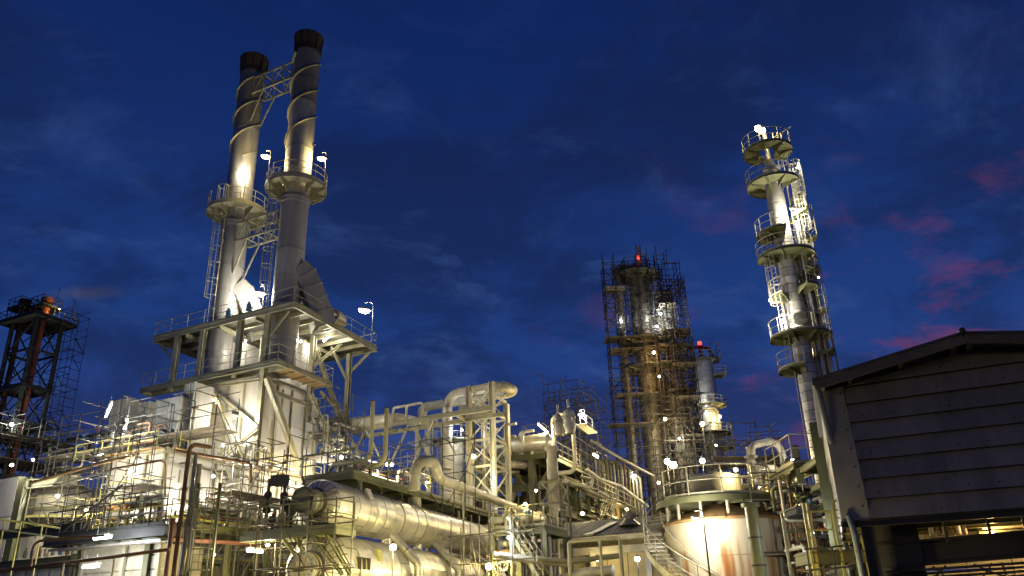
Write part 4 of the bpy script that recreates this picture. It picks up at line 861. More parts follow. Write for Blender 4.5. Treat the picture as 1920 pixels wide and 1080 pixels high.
for i in range(7):
    b_ = .5 + i * .7; zz = zK - (1.5 if i % 2 else 4.0); r = g2.choice((.12, .18, .25)); T = thing('rack_pipe', ('cream lagged pipe', 'thin dark pipe', 'pale thick pipe', 'rusty pipe', 'grey pipe', 'beige pipe', 'dull brown pipe')[i] + ' running along the elevated rack', 'pipe', flat(K + RA * 3 + LA * b_), 'pipes lying in the elevated rack')
    pipe(T, [flat(K + RA * 1 + LA * b_, zz - 2), flat(K + RA * 3 + LA * b_, zz + r), flat(K + RA * kr + LA * b_, zz + r)], r, ('cream', 'dark', 'white', 'rustpipe', 'galv', 'beige', 'rustpipe')[i], R=.6, seam=False)
for i, (px, py, r, h, lab) in enumerate(((1040, 812, .42, 1.1, 'domed drum with pointed nozzle on the rack deck, left of the hooked pipe'), (1060, 808, .46, 1.35, 'domed drum beside the upright of the hooked pipe'))):
    p = at_z(px, py, zK + .05); p = flat(p + RA * 1.0, zK + .02); T = thing('dome_drum', lab, 'vessel', p, 'domed drums on the rack')
    MB().lathe(p, Z, [(0, r * .8), (.4, r), (h, r), (h + .3, r * .8), (h + .5, r * .35), (h + .55, .09), (h + 1.2, .09), (h + 1.2, .01)], 22).build('shell', 'clad', T); MB().lathe(p + Z * (h - .2), Z, [(0, r), (0, r * 1.12), (.12, r * 1.12), (.12, r)], 22).build('flange', 'cream', T)
    for k in range(4): an = k * PI / 2 + .4; e = Vector((math.cos(an), math.sin(an), 0)); rod(T, 'leg', p + e * r * .95, p + e * r * .95 + Z * .5, .06, 'cream', 6)
h0 = at(1036, 792, 63); T = thing('hooked_pipe', 'pale inverted U pipe dropping from the drums past the rack deck', 'pipe', flat(h0)); h1 = at(1036, 779, 63); h2 = at_z(1073, 774, h1.z); h3 = flat(h2, zat(884, h2)); pipe(T, [flat(h1, zK + .2), h1, h2, h3, h3 + LA * 2.4], .17, 'white', R=.6, n=14, gores=6)
for (px, lab) in ((966, 'small pipe arch on the rack deck, left one'), (988, 'small pipe arch on the rack deck, right one')):
    p = at_z(px, 850, zK); T = thing('pipe_arch', lab, 'pipe', p, 'pipe arches on the rack'); pipe(T, [p - Vector((.4, 0, .1)), p + Vector((-.4, 0, .9)), p + Vector((.4, 0, .9)), p + Vector((.4, 0, -.1))], .13, 'white', R=.4, seam=False)
for (pts, r, m, lab) in (([(950, 905), (948, 870), (985, 872)], .30, 'white', 'thick pale pipe bending under the rack deck'), ([(957, 930), (956, 885), (972, 885)], .12, 'white', 'thin pale pipe rising under the rack deck'), ([(1100, 880), (1125, 898), (1165, 912), (1215, 950)], .12, 'white', 'pale pipe sagging along below the rack edge'), ([(1068, 905), (1105, 915), (1112, 900), (1090, 895)], .16, 'cream', 'hairpin pipe slung under the rack'), ([(1108, 826), (1150, 852), (1225, 892)], .11, 'dirtyclad', 'lagged pipe sloping beside the rack stair')):
    T = thing('slung_pipe', lab, 'pipe', at(*pts[0], 62)); pipe(T, [at(x, y, 62 + k * (5 if len(pts) == 4 and r > .2 else 1.2)) for k, (x, y) in enumerate(pts)], r, m, R=.7, n=12)
# stair rails and clutter above the rack
p = at(1088, 795, 66); q = at(1112, 812, 68); T = thing('rack_stair', 'pale railed catwalk beside the hooked pipe on the rack', 'catwalk', p); put('deck_plate', unit('box', 'pale'), frame(p, q, .9, .08), T); 
railing(T, [p, q], mat='pale', sp=1.2, r=.05, h=1.2)
scaf_at('slender scaffold towers behind the rack against the sky', 1090, 830, 84, 6, 2, 6.0, 1.5, (), U=RA, V=LA, seed=51, bay=2.1, r=.045, top=2.2, brace=.8)
scaf_at('dense scaffold filling the rack front beside the tower foot', 1080, 905, 72, 8, 2, 4.2, 3.5, (1.2,), U=RA, V=LA, seed=53, bay=2.0, r=.05, cap=120)
scaf_at('rail scaffold on the rack deck left of the drums', 1018, 842, 66, 5, 1, 1.2, .2, (), U=LA, V=RA, seed=55, bay=1.9, r=.035)
for i in range(16):
    px = 1100 + i * 7; py = 930 + i * 1.8; p = at(px, py, 76 + i * 1.1); T = thing('standing_pipe', ORD[i] + ' slim upright pipe among the rack posts, counted from the hooked pipe', 'pipe', flat(p), 'slim upright pipes in the rack')
    z1 = zat(862 + g2.uniform(-15, 15) + i * 1.5, p); pipe(T, [flat(p), flat(p, z1), flat(p, z1) + LA * g2.uniform(.8, 2)], g2.uniform(.10, .2), g2.choice(('cream', 'green', 'rustpipe', 'galv', 'dirtyclad')), R=.4, seam=False)
# equipment heap beyond the frame on the rack: pipes and exchangers
p = at_z(950, 838, zK); T = thing('pipe_manifold', 'tangle of pale manifold pipes on the rack deck beside the frame', 'manifold', p)
for i in range(7): a = p + LA * (i * .5 - 1) + RA * (1 + i % 3); pipe(T, [a, a + Z * (1.2 + .25 * (i % 4)), a + Z * (1.2 + .25 * (i % 4)) - LA * 1.0], .12, 'white', R=.3, seam=False)
p = at_z(1005, 828, zK) ; p = flat(p + RA * 3, zK + .6); T = thing('lying_drum', 'pale horizontal drum lying on the rack deck behind the rail', 'vessel', p); MB().lathe(p, LA, [(-.3, .01), (-.2, .4), (0, .62), (3.2, .62), (3.4, .4), (3.5, .01)], 20).build('shell', 'clad', T)
for k in (.5, 2.7): MB().box(p + LA * k - RA * .4 - Z * .6, LA * .25, RA * .8, Z * .35).build('saddle', 'cream', T, 0)
for i, (px, py, w) in enumerate(((860, 775, 1.3), (880, 768, 1.0), (872, 790, 1.6))):
    p = at(px, py, 70); T = thing('far_exchanger', ('bundle of grey air cooler boxes', 'upper grey air cooler box', 'lower grey air cooler box')[i] + ' far behind the braced frame', 'exchanger', flat(p))
    MB().box(p, LA * -w, RA * 1.5, Z * .7).build('box', 'casinggrey', T, 0); MB().lathe(p + Z * .7 - LA * w * .5 + RA * .6, Z, [(0, .4), (.35, .45), (.35, .01)], 16).build('fan_ring', 'galv', T)
    for e in (0, w): rod(T, 'leg', flat(p - LA * e + RA * .7, 0), p - LA * e + RA * .7, .1, 'green', 6)
# ================================================================== white standpipe in its cage
c = at(1037, 900, 47.5); T = thing('standpipe', 'thick white standpipe with flanged top in a small steel cage', 'pipe', flat(c)); z1 = zat(838, c)
MB().lathe(flat(c, zat(965, c)), Z, [(0, .2), (.6, .33), (z1 - zat(965, c) - .2, .33), (z1 - zat(965, c) - .2, .42), (z1 - zat(965, c), .42), (z1 - zat(965, c), .01)], 24).build('shell', 'white', T)
rod(T, 'foot_pipe', flat(c), flat(c, zat(960, c)), .2, 'white', 14)
for e in (-.35, .35): rod(T, 'lug', flat(c, z1 - .7) + Vector((e, -.1, 0)), flat(c, z1 - .3) + Vector((e, -.1, 0)), .05, 'dark', 6)
zc1 = zat(905, c); zc0 = zat(1060, c)
for i, j in ((-.7, -.6), (.7, -.6), (.7, .8), (-.7, .8)): beam(T, 'cage_post', flat(c, 0) + RA * j - LA * i, flat(c, zc1) + RA * j - LA * i, .13, .13, 'cream', 'H')
cc = [flat(c, 0) + RA * j - LA * i for i, j in ((-.7, -.6), (.7, -.6), (.7, .8), (-.7, .8))]
for z in (zc1, zat(945, c)):
    for k in range(4): beam(T, 'cage_girt', flat(cc[k], z), flat(cc[(k + 1) % 4], z), .1, .14, 'cream')
for k in (0, 1): beam(T, 'cage_brace', flat(cc[k], zat(945, c)), flat(cc[k + 1], zc1), .07, .07, 'cream', 'box'); beam(T, 'cage_brace', flat(cc[k + 1], zat(945, c)), flat(cc[k], zc1), .07, .07, 'cream', 'box')
# ================================================================== small platform frame right of the vessels
F0 = at(1021, 984, 43); T = thing('valve_platform', 'olive steel platform with drums and valves right of the vessels', 'platform', flat(F0)); f_l = along(F0, LA, 925); f_r = along(F0, RA, 1064)
deck(T, F0, LA * f_l, RA * f_r, fasc=.34, joist=1.2, bmat='green', mat='grating', fw=.16)
railing(T, [F0 + RA * f_r, F0, F0 + LA * f_l], mat='cream', sp=1.1, r=.03)
for p in (F0, F0 + LA * f_l * .5, F0 + LA * f_l, F0 + RA * f_r): beam(T, 'post', flat(p, 0), p - Z * .3, .24, .24, 'green', 'H', RA)
for i, (px, py, r, L, lab) in enumerate(((1000, 955, .3, 1.6, 'white horizontal drum on the olive platform, nearer the vessels'), (1022, 965, .26, 1.2, 'short white drum on the olive platform by the standpipe'), (975, 960, .22, 1.0, 'small pale drum on the olive platform beside the rail'))):
    p = F0 + LA * (.4 + i * 1.1) + RA * .8 + Z * .5; T = thing('small_drum', lab, 'vessel', p - Z * .5, 'small drums on the platform'); MB().lathe(p, LA, [(-.1, .01), (-.05, r * .7), (.1, r), (L - .1, r), (L + .05, r * .7), (L + .1, .01)], 18).build('shell', 'white', T)
    for k in (.25, .75): MB().box(p + LA * L * k - RA * r * .6 - Z * .5, LA * .12, RA * r * 1.2, Z * .35).build('saddle', 'cream', T, 0)
for i in range(10):
    p = F0 + LA * (.2 + (f_l - .4) * i / 9) + RA * rnd.uniform(.1, 1.4); T = thing('valve_stand', ORD[i] + ' valve post from the standpipe on the olive platform', 'valve', p, 'valve posts on the olive platform'); h = rnd.uniform(.5, 1.2); rod(T, 'stem', p, p + Z * h, .05, 'pale'); MB().lathe(p + Z * h * .7, LA, [(-.12, .01), (-.12, .13), (.12, .13), (.12, .01)], 10).build('body', rnd.choice(('white', 'blue', 'cream')), T); MB().tube(arc(p, .13, 0, 6.2, 10, p.z + h), .02, 5).build('hand_wheel', 'galv', T)
# pipework below the platform
for i, (pts, r, m, lab) in enumerate((([(950, 965), (958, 975), (963, 1085)], .13, 'white', 'white riser in front of the olive platform'), ([(925, 1040), (1010, 1052), (1064, 1058)], .17, 'white', 'thick pale pipe level under the olive platform'), ([(935, 1040), (1000, 1048), (1003, 1090)], .16, 'clad', 'clad pipe turning down under the olive platform'), ([(1006, 1048), (1070, 1053), (1160, 1042)], .13, 'cream', 'cream pipe running level before the shed'), ([(1150, 1070), (1100, 1074), (1040, 1090)], .26, 'white', 'thick white pipe curving at the bottom edge before the shed'))):
    T = thing('low_pipe', lab, 'pipe', at(*pts[0], 42)); pipe(T, [at(x, y, 42 + k * .5) for k, (x, y) in enumerate(pts)], r, m, R=.5, n=14, gores=6)
for i in range(8): 
    px = 975 + i * 9; p = at(px, 1040, 44 + i * .3); T = thing('pipe_stub', ORD[i] + ' upright pipe stub from the vessel end below the olive platform', 'pipe', flat(p), 'pipe stubs below the platform'); rod(T, 'pipe_section', flat(p), flat(p, zat(1005 + (i * 7) % 20, p)), .10 if i % 3 else .17, ('white', 'cream', 'galv')[i % 3], 10); MB().lathe(flat(p, zat(1040, p)), Z, [(0, .1), (0, .24), (.08, .24), (.08, .1)], 12).build('flange', 'galv', T)
scaf_at('low scaffold poles under the olive platform', 1002, 1060, 41, 4, 1, 1.7, 3.0, (), U=LA, V=RA, seed=61, bay=1.2)
# pipe goal frame
T = thing('pipe_goal', 'pale pipe bent like a goal frame before the shed', 'pipe', at(1066, 1060, 40)); g0 = at(1066, 1016, 40); g1 = at_z(1162, 1008, g0.z); pipe(T, [flat(g0), g0, g1, flat(g1)], .085, 'pale', R=.18, seam=False); m_ = lerp(g0, g1, .62); rod(T, 'drop_leg', flat(m_, 0), m_, .07, 'pale'); 
# ================================================================== low shed with corrugated roof
H0 = at(1020, 1012, 50.5); h_l = -along(H0, LA, 1250); h0z = H0.z
T = thing('pump_shed', 'long low shed with sooty corrugated roof behind the goal pipe', 'shed', flat(H0))
rid = 2.4
for k in range(int(h_l / .9)):
    u0, u1 = H0 - LA * (k * .9), H0 - LA * (k * .9 + .88); m = MB(); n_ = 6
    for j in range(n_):
        p = lerp(u0, u1, j / n_); q = lerp(u0, u1, (j + 1) / n_); e = Z * (.03 if j % 2 else 0); f_ = Z * (.0 if j % 2 else .03); m.quad(p + e, q + f_, q + f_ + RA * 4.2 + Z * rid * .55, p + e + RA * 4.2 + Z * rid * .55)
    m.build('roof_sheet', 'roofsheet', T, 0)
MB().box(H0 - Z * .3 - RA * .05, -LA * h_l, RA * .12, Z * .28).build('fascia', 'white', T, 0)
for k in range(6): MB().box(flat(H0 - LA * (h_l * k / 6 + .02) + RA * .5, .1), -LA * (h_l / 6 - .04), RA * .12, Z * (h0z - .3)).build('wall_panel', 'beige', T, 0)
b0 = flat(H0 - RA * .3 + LA * 1.0, zat(1040, H0)); beam(T, 'lintel', b0, b0 - LA * (h_l + 1), .3, .42, 'white', 'box')
for k in (.1, .55, .98): p = b0 - LA * h_l * k; beam(T, 'post', flat(p, 0), p, .32, .32, 'white', 'box', RA)
for px, py in ((1181, 985),): 
    p = hit(px, py, H0, (-LA).cross(RA * 4.2 + Z * rid * .55)); v = MB().lathe(p, Z, [(0, .7), (.35, .3), (.5, .3), (.5, .42), (.7, .42), (.75, .01)], 18).build('roof_vent', 'galv', T)
T = thing('white_patch_duct', 'pale slanting duct lying on the sooty shed roof', 'duct', H0 - LA * 2); p = H0 - LA * (h_l * .38) + Z * .06; q = H0 - LA * (h_l * .5) + RA * 3.0 + Z * (rid * .4 + .06); put('sheet', unit('box', 'white'), frame(p, q, .55, .05), T); put('cap', unit('box', 'galv'), frame(p + Z * .05, lerp(p, q, .15) + Z * .05, .6, .04), T)
# ================================================================== clad column helper
def column(T, c, z0, z1, r, step=1.0, mat='clad', n=28, shape=None):
    MB().lathe(flat(c, z0), Z, [(0, r * .975), (z1 - z0, r * .975)], n).build('shell', 'cladseam', T)
    k = max(1, round((z1 - z0) / step)); h = (z1 - z0) / k
    for i in range(k): MB().lathe(flat(c, z0 + h * i), Z, [(.03, r * .96), (.03, r), (h - .02, r), (h - .02, r * .96)], n).build('cladding_ring', mat, T)
# ================================================================== the scaffolded tower
X0 = flat(at(1222, 800, 100.0)); zx = lambda py: zat(py, X0)
T = thing('process_column', 'thick banded process column inside the tall scaffold', 'column', X0); zt1 = zx(507); rX = 1.25
column(T, X0, 0, zt1, rX, 1.0, 'dirtyclad'); MB().lathe(flat(X0, zt1), Z, [(0, rX), (.5, rX * .85), (.9, rX * .4), (1.0, .01)], 28).build('dome', 'dirtyclad', T)
for py in (560, 625, 690, 760): q = flat(X0, zx(py)); MB().lathe(q + Vector((-.3, -rX * .9, 0)), Vector((-.1, -1, 0)), [(0, .3), (.45, .3), (.45, .4), (.55, .4), (.55, .01)], 14).build('manway', 'dark', T)
rod(T, 'vent_stack', flat(X0, zt1) + Vector((.6, 0, 0)), flat(X0, zx(462)) + Vector((.6, 0, 0)), .28, 'cream', 12)
for py in (518, 640, 692): ring_deck(T, X0, rX, 3.2, 0, 2 * PI, zx(py), brackets=10, mat='grating'); ring_rail(T, X0, 3.1, 0, 2 * PI, zx(py), mat='dark', rr=.05)
pL = X0 + Vector((-2.7, -.6, 0)); T = thing('overhead_line', 'lagged pipe rising beside the banded column and hooking over its top', 'pipe', flat(pL)); pipe(T, [flat(pL), flat(pL, zx(503)), flat(X0 + Vector((-.5, 0, 0)), zx(503))], .42, 'dirtyclad', R=.9, n=16, bands=2.2)
X1 = X0 + Vector((1.9, 1.5, 0)); 
T = thing('rusty_column', 'brown stained narrower column beside the banded column', 'column', flat(X1)); column(T, X1, 0, zx(700), .95, 1.6, 'dirtyclad')
X2 = X0 + Vector((3.6, 1.8, 0)); T = thing('side_drum', 'pale upright drum lit white inside the scaffold', 'vessel', flat(X2)); column(T, X2, zx(640), zx(545), 1.3, 1.2, 'white'); MB().lathe(flat(X2, zx(545)), Z, [(0, 1.3), (.5, .9), (.7, .01)], 24).build('dome', 'white', T)
for k in range(4): e = Vector((math.cos(k * 1.57), math.sin(k * 1.57), 0)) * 1.1; rod(T, 'leg', flat(X2 + e), flat(X2 + e, zx(640)), .16, 'green')
X3 = X0 + Vector((3.6, -.6, 0)); T = thing('lit_column', 'pale column lit by lamps low in the scaffold', 'column', flat(X3)); column(T, X3, 0, zx(745), 1.5, 1.4, 'dirtyclad')
dec = lambda *ys: ys
scaffold('tower_scaffold', 'high narrow scaffold on the shadow side of the banded column', X0 + Vector((-4.8, -2.4, 0)), Vector((1, 0, 0)), Vector((0, 1, 0)), 4, 2, 0.5, zx(508), bay=1.45, lift=1.7, r=.055, mat='tubedark', seed=71, top=2.2, brace=.6, miss=.12, decks=[(zx(548), 0, 2, 0, 2), (zx(640), -.3, 4, 0, 2), (zx(662), 0, 4, 0, 2), (zx(745), .3, 4, 0, 2), (zx(800), -.5, 4, 0, 2)], group='scaffolds of the high tower')
scaffold('tower_scaffold', 'scaffold cage reaching up before the banded column top', X0 + Vector((-.4, -3.6, 0)), Vector((1, 0, 0)), Vector((0, 1, 0)), 3, 1, 0.5, zx(500), bay=1.3, lift=1.8, r=.05, mat='tubedark', seed=72, top=1.6, brace=.3, miss=.6, cap=160, ties=False, group='scaffolds of the high tower')
scaffold('tower_scaffold', 'broad scaffold on the lamp lit side of the banded column', X0 + Vector((1.5, -3.0, 0)), Vector((1, 0, 0)), Vector((0, 1, 0)), 3, 3, 0.5, zx(545), bay=1.4, lift=1.7, r=.055, mat='tubedark', seed=73, top=2.5, brace=.8, miss=.10, decks=[(zx(585), .5, 2, 0, 2), (zx(632), .5, 3, 0, 3), (zx(660), 0, 3, 0, 3), (zx(690), 0, 3, 0, 3), (zx(742), .5, 3, 0, 3), (zx(795), 0, 3, 0, 3), (zx(838), -.5, 3, -.5, 3)], group='scaffolds of the high tower')
scaffold('tower_scaffold', 'lower outer scaffold stepping down beside the red topped column', X0 + Vector((2.9, -4.4, 0)), Vector((1, 0, 0)), Vector((0, 1, 0)), 2, 3, 0.5, zx(660), bay=1.35, lift=1.7, r=.055, mat='tubedark', seed=74, top=2.5, brace=.8, miss=.12, decks=[(zx(700), 0, 2, 0, 2), (zx(760), 0, 2, 0, 3), (zx(830), 0, 2, 0, 3)], group='scaffolds of the high tower')
scaffold('tower_scaffold', 'uppermost open scaffold crown on the lit side of the tower', X0 + Vector((1.7, -1.0, 0)), Vector((1, 0, 0)), Vector((0, 1, 0)), 2, 2, zx(560), zx(502), bay=2.0, lift=1.9, r=.05, mat='tubedark', seed=75, top=1.8, brace=.6, group='scaffolds of the high tower')
X4 = X0 + Vector((2.5, 0, 0)); T = thing('tower_beacon', 'red obstruction lamp mast on top of the scaffolded tower', 'lamp', flat(X4, zx(505))); rod(T, 'mast', flat(X4, zx(505)), flat(X4, zx(480)), .06, 'dark'); MB().lathe(flat(X0 + Vector((.2, -.9, 0)), zx(492)), Z, [(0, .01), (.05, .22), (.5, .2), (.6, .01)], 10).build('red_lens', 'lit_red', T)
# ================================================================== the red topped column behind
Y0 = flat(at(1329, 780, 110.0)); zy = lambda py: zat(py, Y0)
T = thing('red_topped_column', 'banded column with red lit vent on top beside the scaffold', 'column', Y0); column(T, Y0, 0, zy(680), 1.55, 1.5, 'clad'); MB().lathe(flat(Y0, zy(680)), Z, [(0, 1.5), (.6, 1.1), (1, .5), (1.05, .01)], 26).build('dome', 'clad', T)
for py, r in ((678, 2.3), (762, 2.7), (815, 2.9), (842, 2.8)): ring_deck(T, Y0, 1.5, r, 0, 2 * PI, zy(py), brackets=8, mat='grating'); ring_rail(T, Y0, r - .05, 0, 2 * PI, zy(py), mat='cream', rr=.05)
t0 = flat(Y0, zy(678)); pipe(T, [t0, t0 + Z * 2.2], .3, 'red', name='vent'); MB().tube([t0 + Z * 1.9 + Vector((-1.6, 0, .1)), t0 + Z * 2.3, t0 + Z * 2.0 + Vector((1.2, 0, -.1)), t0 + Vector((1.7, 0, .3))], .24, 10).build('vent_arm', 'red', T)
MB().lathe(t0 + Z * 2.6, Z, [(0, .01), (.05, .3), (.4, .28), (.5, .01)], 10).build('red_lens', 'lit_red', T)
q = flat(Y0 + Vector((.9, -1.5, 0)), zy(770)); pipe(T, [q + Vector((-2.2, 0, 0)), q, flat(q, zy(830))], .24, 'dirtyclad', R=.8, name='riser')
deck(T, flat(Y0, zy(705)) + Vector((1.3, -1.5, 0)), Vector((1.6, 0, 0)), Vector((0, 2, 0)), joist=3); railing(T, [flat(Y0, zy(705)) + Vector((1.3, -1.5, 0)), flat(Y0, zy(705)) + Vector((2.9, -1.5, 0)), flat(Y0, zy(705)) + Vector((2.9, .5, 0))], r=.05)
deck(T, flat(Y0, zy(675)) + Vector((1.2, -1.0, 0)), Vector((1.3, 0, 0)), Vector((0, 2, 0)), joist=3); railing(T, [flat(Y0, zy(675)) + Vector((1.2, -1., 0)), flat(Y0, zy(675)) + Vector((2.5, -1., 0)), flat(Y0, zy(675)) + Vector((2.5, 1., 0))], r=.05, h=2.2)
scaf_at('pale scaffold between the red topped column and the tank', 1345, 880, 80, 4, 2, 3.0, 6.0, (.6,), U=Vector((1, 0, 0)), V=Vector((0, 1, 0)), seed=77, bay=1.9, r=.045)
# ================================================================== slim column with balconies on the right
Q = flat(at(1495, 600, 50.0)); zq = lambda py: zat(py, Q); rQ = .62
T = thing('slim_column', 'slim pale column ringed with many balconies right of the towers', 'column', Q)
column(T, Q, 0, zq(372), rQ, .62, 'clad', 26); 
MB().lathe(flat(Q, zq(372)), Z, [(0, rQ), (.1, rQ), (1.6, rQ * .62), (2.2, rQ * .62), (2.2, rQ * .95), (2.4, rQ * .95), (2.4, rQ * .62), (3.1, rQ * .55), (3.3, .01)], 24).build('neck', 'clad', T)
rod(T, 'top_pipe', flat(Q, zq(330)), flat(Q, zq(250)), .16, 'clad', 12)
cw = 2 * PI
bal = ((285, 1.75, R_(95), R_(95) + 5.2), (347, 1.85, R_(60), R_(60) + 4.6), (440, 1.75, R_(130), R_(130) + 2.3), (482, 1.95, R_(150), R_(150) + 4.1), (545, 1.8, R_(-75), R_(-75) + 2.2), (556, 1.5, R_(150), R_(150) + 1.3), (632, 1.95, R_(140), R_(140) + 4.2), (692, 1.75, R_(135), R_(135) + 2.0))
for i, (py, r, a0, a1) in enumerate(bal):
    ring_deck(T, Q, rQ * 1.0, r, a0, a1, zq(py), mat='green', brackets=max(3, int((a1 - a0) / .75)), bmat='green', rad=.28); ring_rail(T, Q, r - .04, a0, a1, zq(py), mat='pale', sp=1.1, rr=.026)
    MB().lathe(flat(Q, zq(py) - .13), Z, [(0, r - .02), (0, r), (.11, r), (.11, r - .02)], 30, a0, a1, close=True).build('fascia', 'green', T)
for (ang, pya, pyb, cage) in ((200, 632, 482, True), (330, 440, 347, True), (205, 692, 632, False), (30, 347, 285, True), (340, 545, 482, False)):
    e = Vector((math.cos(R_(ang)), math.sin(R_(ang)), 0)); ladder(T, flat(Q + e * 1.25, zq(pya)), zq(pyb) + 1.0, e, cage=zq(pya) + 2.2 if cage else None, mat='pale', w=.42)
for (dx, dy, r, py0, m) in ((1.0, -.35, .11, 420, 'clad'), (1.25, -.2, .06, 400, 'galv'), (.85, .4, .20, 455, 'clad'), (1.45, .1, .07, 430, 'galv'), (1.6, -.2, .13, 480, 'clad'), (1.15, .5, .05, 330, 'galv')):
    pq = Q + Vector((dx, dy, 0)); rod(T, 'riser', flat(pq), flat(pq, zq(py0)), r, m, 10)
MB().lathe(flat(Q, zq(606)) + Vector((-.15, -rQ, 0)), Vector((-.15, -1, 0)), [(0, .33), (.3, .33), (.3, .45), (.42, .45), (.42, .01)], 18).build('manway', 'dark', T)
for (x0, x1, pyb, h) in ((1.5, 2.3, 360, 2.4), (1.7, 2.5, 440, 2.4)):
    zb = zq(pyb); p = Q + Vector((x0, .2, 0)); deck(T, flat(p, zb), Vector((x1 - x0, 0, 0)), Vector((0, 1.2, 0)), joist=3, fasc=.14, bmat='green'); 
    for e in ((x0, .2), (x1, .2), (x1, 1.4), (x0, 1.4)): rod(T, 'cage_post', flat(Q + Vector((*e, 0)), zb), flat(Q + Vector((*e, 0)), zb + h), .045, 'cream', 6)
    for hh in (.55, 1.1, h): 
        for e0, e1 in (((x0, .2), (x1, .2)), ((x1, .2), (x1, 1.4))): rod(T, 'cage_rail', flat(Q + Vector((*e0, 0)), zb + hh), flat(Q + Vector((*e1, 0)), zb + hh), .035, 'cream', 6)
for (ang, pya, pyb) in ((-25, 690, 545), (12, 640, 482), (-12, 482, 347), (35, 545, 440)):
    e = Vector((math.cos(R_(ang)), math.sin(R_(ang)), 0)); ladder(T, flat(Q + e * 1.45, zq(pya)), zq(pyb) + 1.0, e, cage=zq(pya) + 2.0, mat='pale', w=.42, hoop=.9)
for (dx, dy, r, py0, m) in ((1.9, .3, .05, 470, 'galv'), (.95, -.75, .06, 560, 'galv'), (-.95, -.5, .05, 500, 'galv'), (1.75, .6, .09, 520, 'clad'), (.6, -.85, .04, 400, 'dark'), (2.05, -.1, .06, 600, 'rustpipe')):
    pq = Q + Vector((dx, dy, 0)); rod(T, 'riser', flat(pq), flat(pq, zq(py0)), r, m, 10)
for py in (420, 470, 520, 570, 620, 670, 720): rod(T, 'pipe_bracket', flat(Q, zq(py)), flat(Q + Vector((1.95, -.1, 0)), zq(py)), .04, 'green', 6)
for (py, a0, w) in ((405, -40, 1.3), (515, -50, 1.5), (590, -35, 1.6), (665, -45, 1.5)):
    a0 = R_(a0); ring_deck(T, Q, 1.0, 2.0, a0, a0 + w, zq(py), mat='green', brackets=3, bmat='green', rad=.2); ring_rail(T, Q, 1.96, a0, a0 + w, zq(py), mat='pale', sp=.8, rr=.026)
for k in range(3): rod(T, 'davit', flat(Q + Vector((.5 + .3 * k, -.3, 0)), zq(285)), flat(Q + Vector((.5 + .3 * k, -.3, 0)), zq(285) + 1.4), .05, 'pale', 6)
rod(T, 'davit_arm', flat(Q + Vector((.5, -.3, 0)), zq(285) + 1.0), flat(Q + Vector((1.9, -.3, 0)), zq(285) + 1.9), .05, 'pale', 6); rod(T, 'davit_arm', flat(Q + Vector((-.6, -.4, 0)), zq(285) + .4), flat(Q + Vector((.2, -.4, 0)), zq(285) + .7), .1, 'clad', 8)
# ================================================================== rust streaked tank with curving stair
def rust_tank_mat():
    m = bpy.data.materials.new('tankpaint'); m.use_nodes = True; nt = m.node_tree; n = nt.nodes; l = nt.links; b = n['Principled BSDF']; b.inputs['Roughness'].default_value = .55
    tc = n.new('ShaderNodeNewGeometry'); 
    def noise(sc_, det, mapping):
        mp = n.new('ShaderNodeMapping'); mp.inputs['Scale'].default_value = mapping; l.new(tc.outputs['Position'], mp.inputs[0]); t = n.new('ShaderNodeTexNoise'); t.inputs['Scale'].default_value = sc_; t.inputs['Detail'].default_value = det; t.inputs['Roughness'].default_value = .6; l.new(mp.outputs[0], t.inputs[0]); return t.outputs[0]
    def rng(x, a, b_): r = n.new('ShaderNodeMapRange'); r.interpolation_type = 'SMOOTHSTEP'; l.new(x, r.inputs[0]); r.inputs[1].default_value = a; r.inputs[2].default_value = b_; return r.outputs[0]
    def mix(f, a, b_):
        x = n.new('ShaderNodeMix'); x.data_type = 'RGBA'; l.new(f, x.inputs[0])
        for i, v in ((6, a), (7, b_)):
            if isinstance(v, tuple): x.inputs[i].default_value = (*v, 1)
            else: l.new(v, x.inputs[i])
        return x.outputs[2]
    def mul(a, b_): x = n.new('ShaderNodeMath'); x.operation = 'MULTIPLY'; l.new(a, x.inputs[0]); l.new(b_, x.inputs[1]); return x.outputs[0]
    sep = n.new('ShaderNodeSeparateXYZ'); l.new(tc.outputs['Position'], sep.inputs[0])
    big = rng(noise(1.0, 6, (1.2, 1.2, .07)), .46, .58); fine = rng(noise(3.0, 6, (1.6, 1.6, .12)), .38, .60); low = rng(sep.outputs[2], zTank - .3, zTank - 1.7)
    o = mix(rng(noise(1.5, 5, (1, 1, .3)), .3, .7), (.54, .48, .35), (.64, .58, .45))
    o = mix(mul(big, low), o, (.44, .235, .065)); o = mix(mul(mul(fine, big), low), o, (.27, .095, .022)); o = mix(mul(rng(noise(2.2, 5, (2, 2, .08)), .66, .86), rng(sep.outputs[2], zTank - 3, zTank + .5)), o, (.42, .22, .07))
    l.new(o, b.inputs['Base Color']); MATS['tankpaint'] = m
TK = flat(at(1364, 1010, 33.0)); zTank = zat(974, TK + Vector((0, -2.4, 0))); rT = 2.42
zTank = zat(982, TK)
rust_tank_mat(); pmat('rustroof', (.40, .245, .10), .7, vary=.5, scale=1.5, rust=.5, rcol=(.20, .05, .02), rscale=1.2)
T = thing('storage_tank', 'round cream storage tank streaked with orange rust', 'tank', TK)
nb = 5
for k in range(nb):
    z0 = zTank * k / nb; z1 = zTank * (k + 1) / nb - .012
    for j in range(6): MB().lathe(flat(TK, z0), Z, [(0, rT - .03), (0, rT), (z1 - z0, rT), (z1 - z0, rT - .03)], 12, j * PI / 3 + .25 * k + .003, (j + 1) * PI / 3 + .25 * k - .003).build('shell_plate', 'tankpaint', T)
for j in range(14): MB().lathe(flat(TK, zTank), Z, [(0, rT + .06), (.05, rT + .06), (.16, rT - .2), (.75, .7), (.8, .3)], 3, j * PI / 7 + .008, (j + 1) * PI / 7 - .008).build('roof_plate', 'rustroof', T)
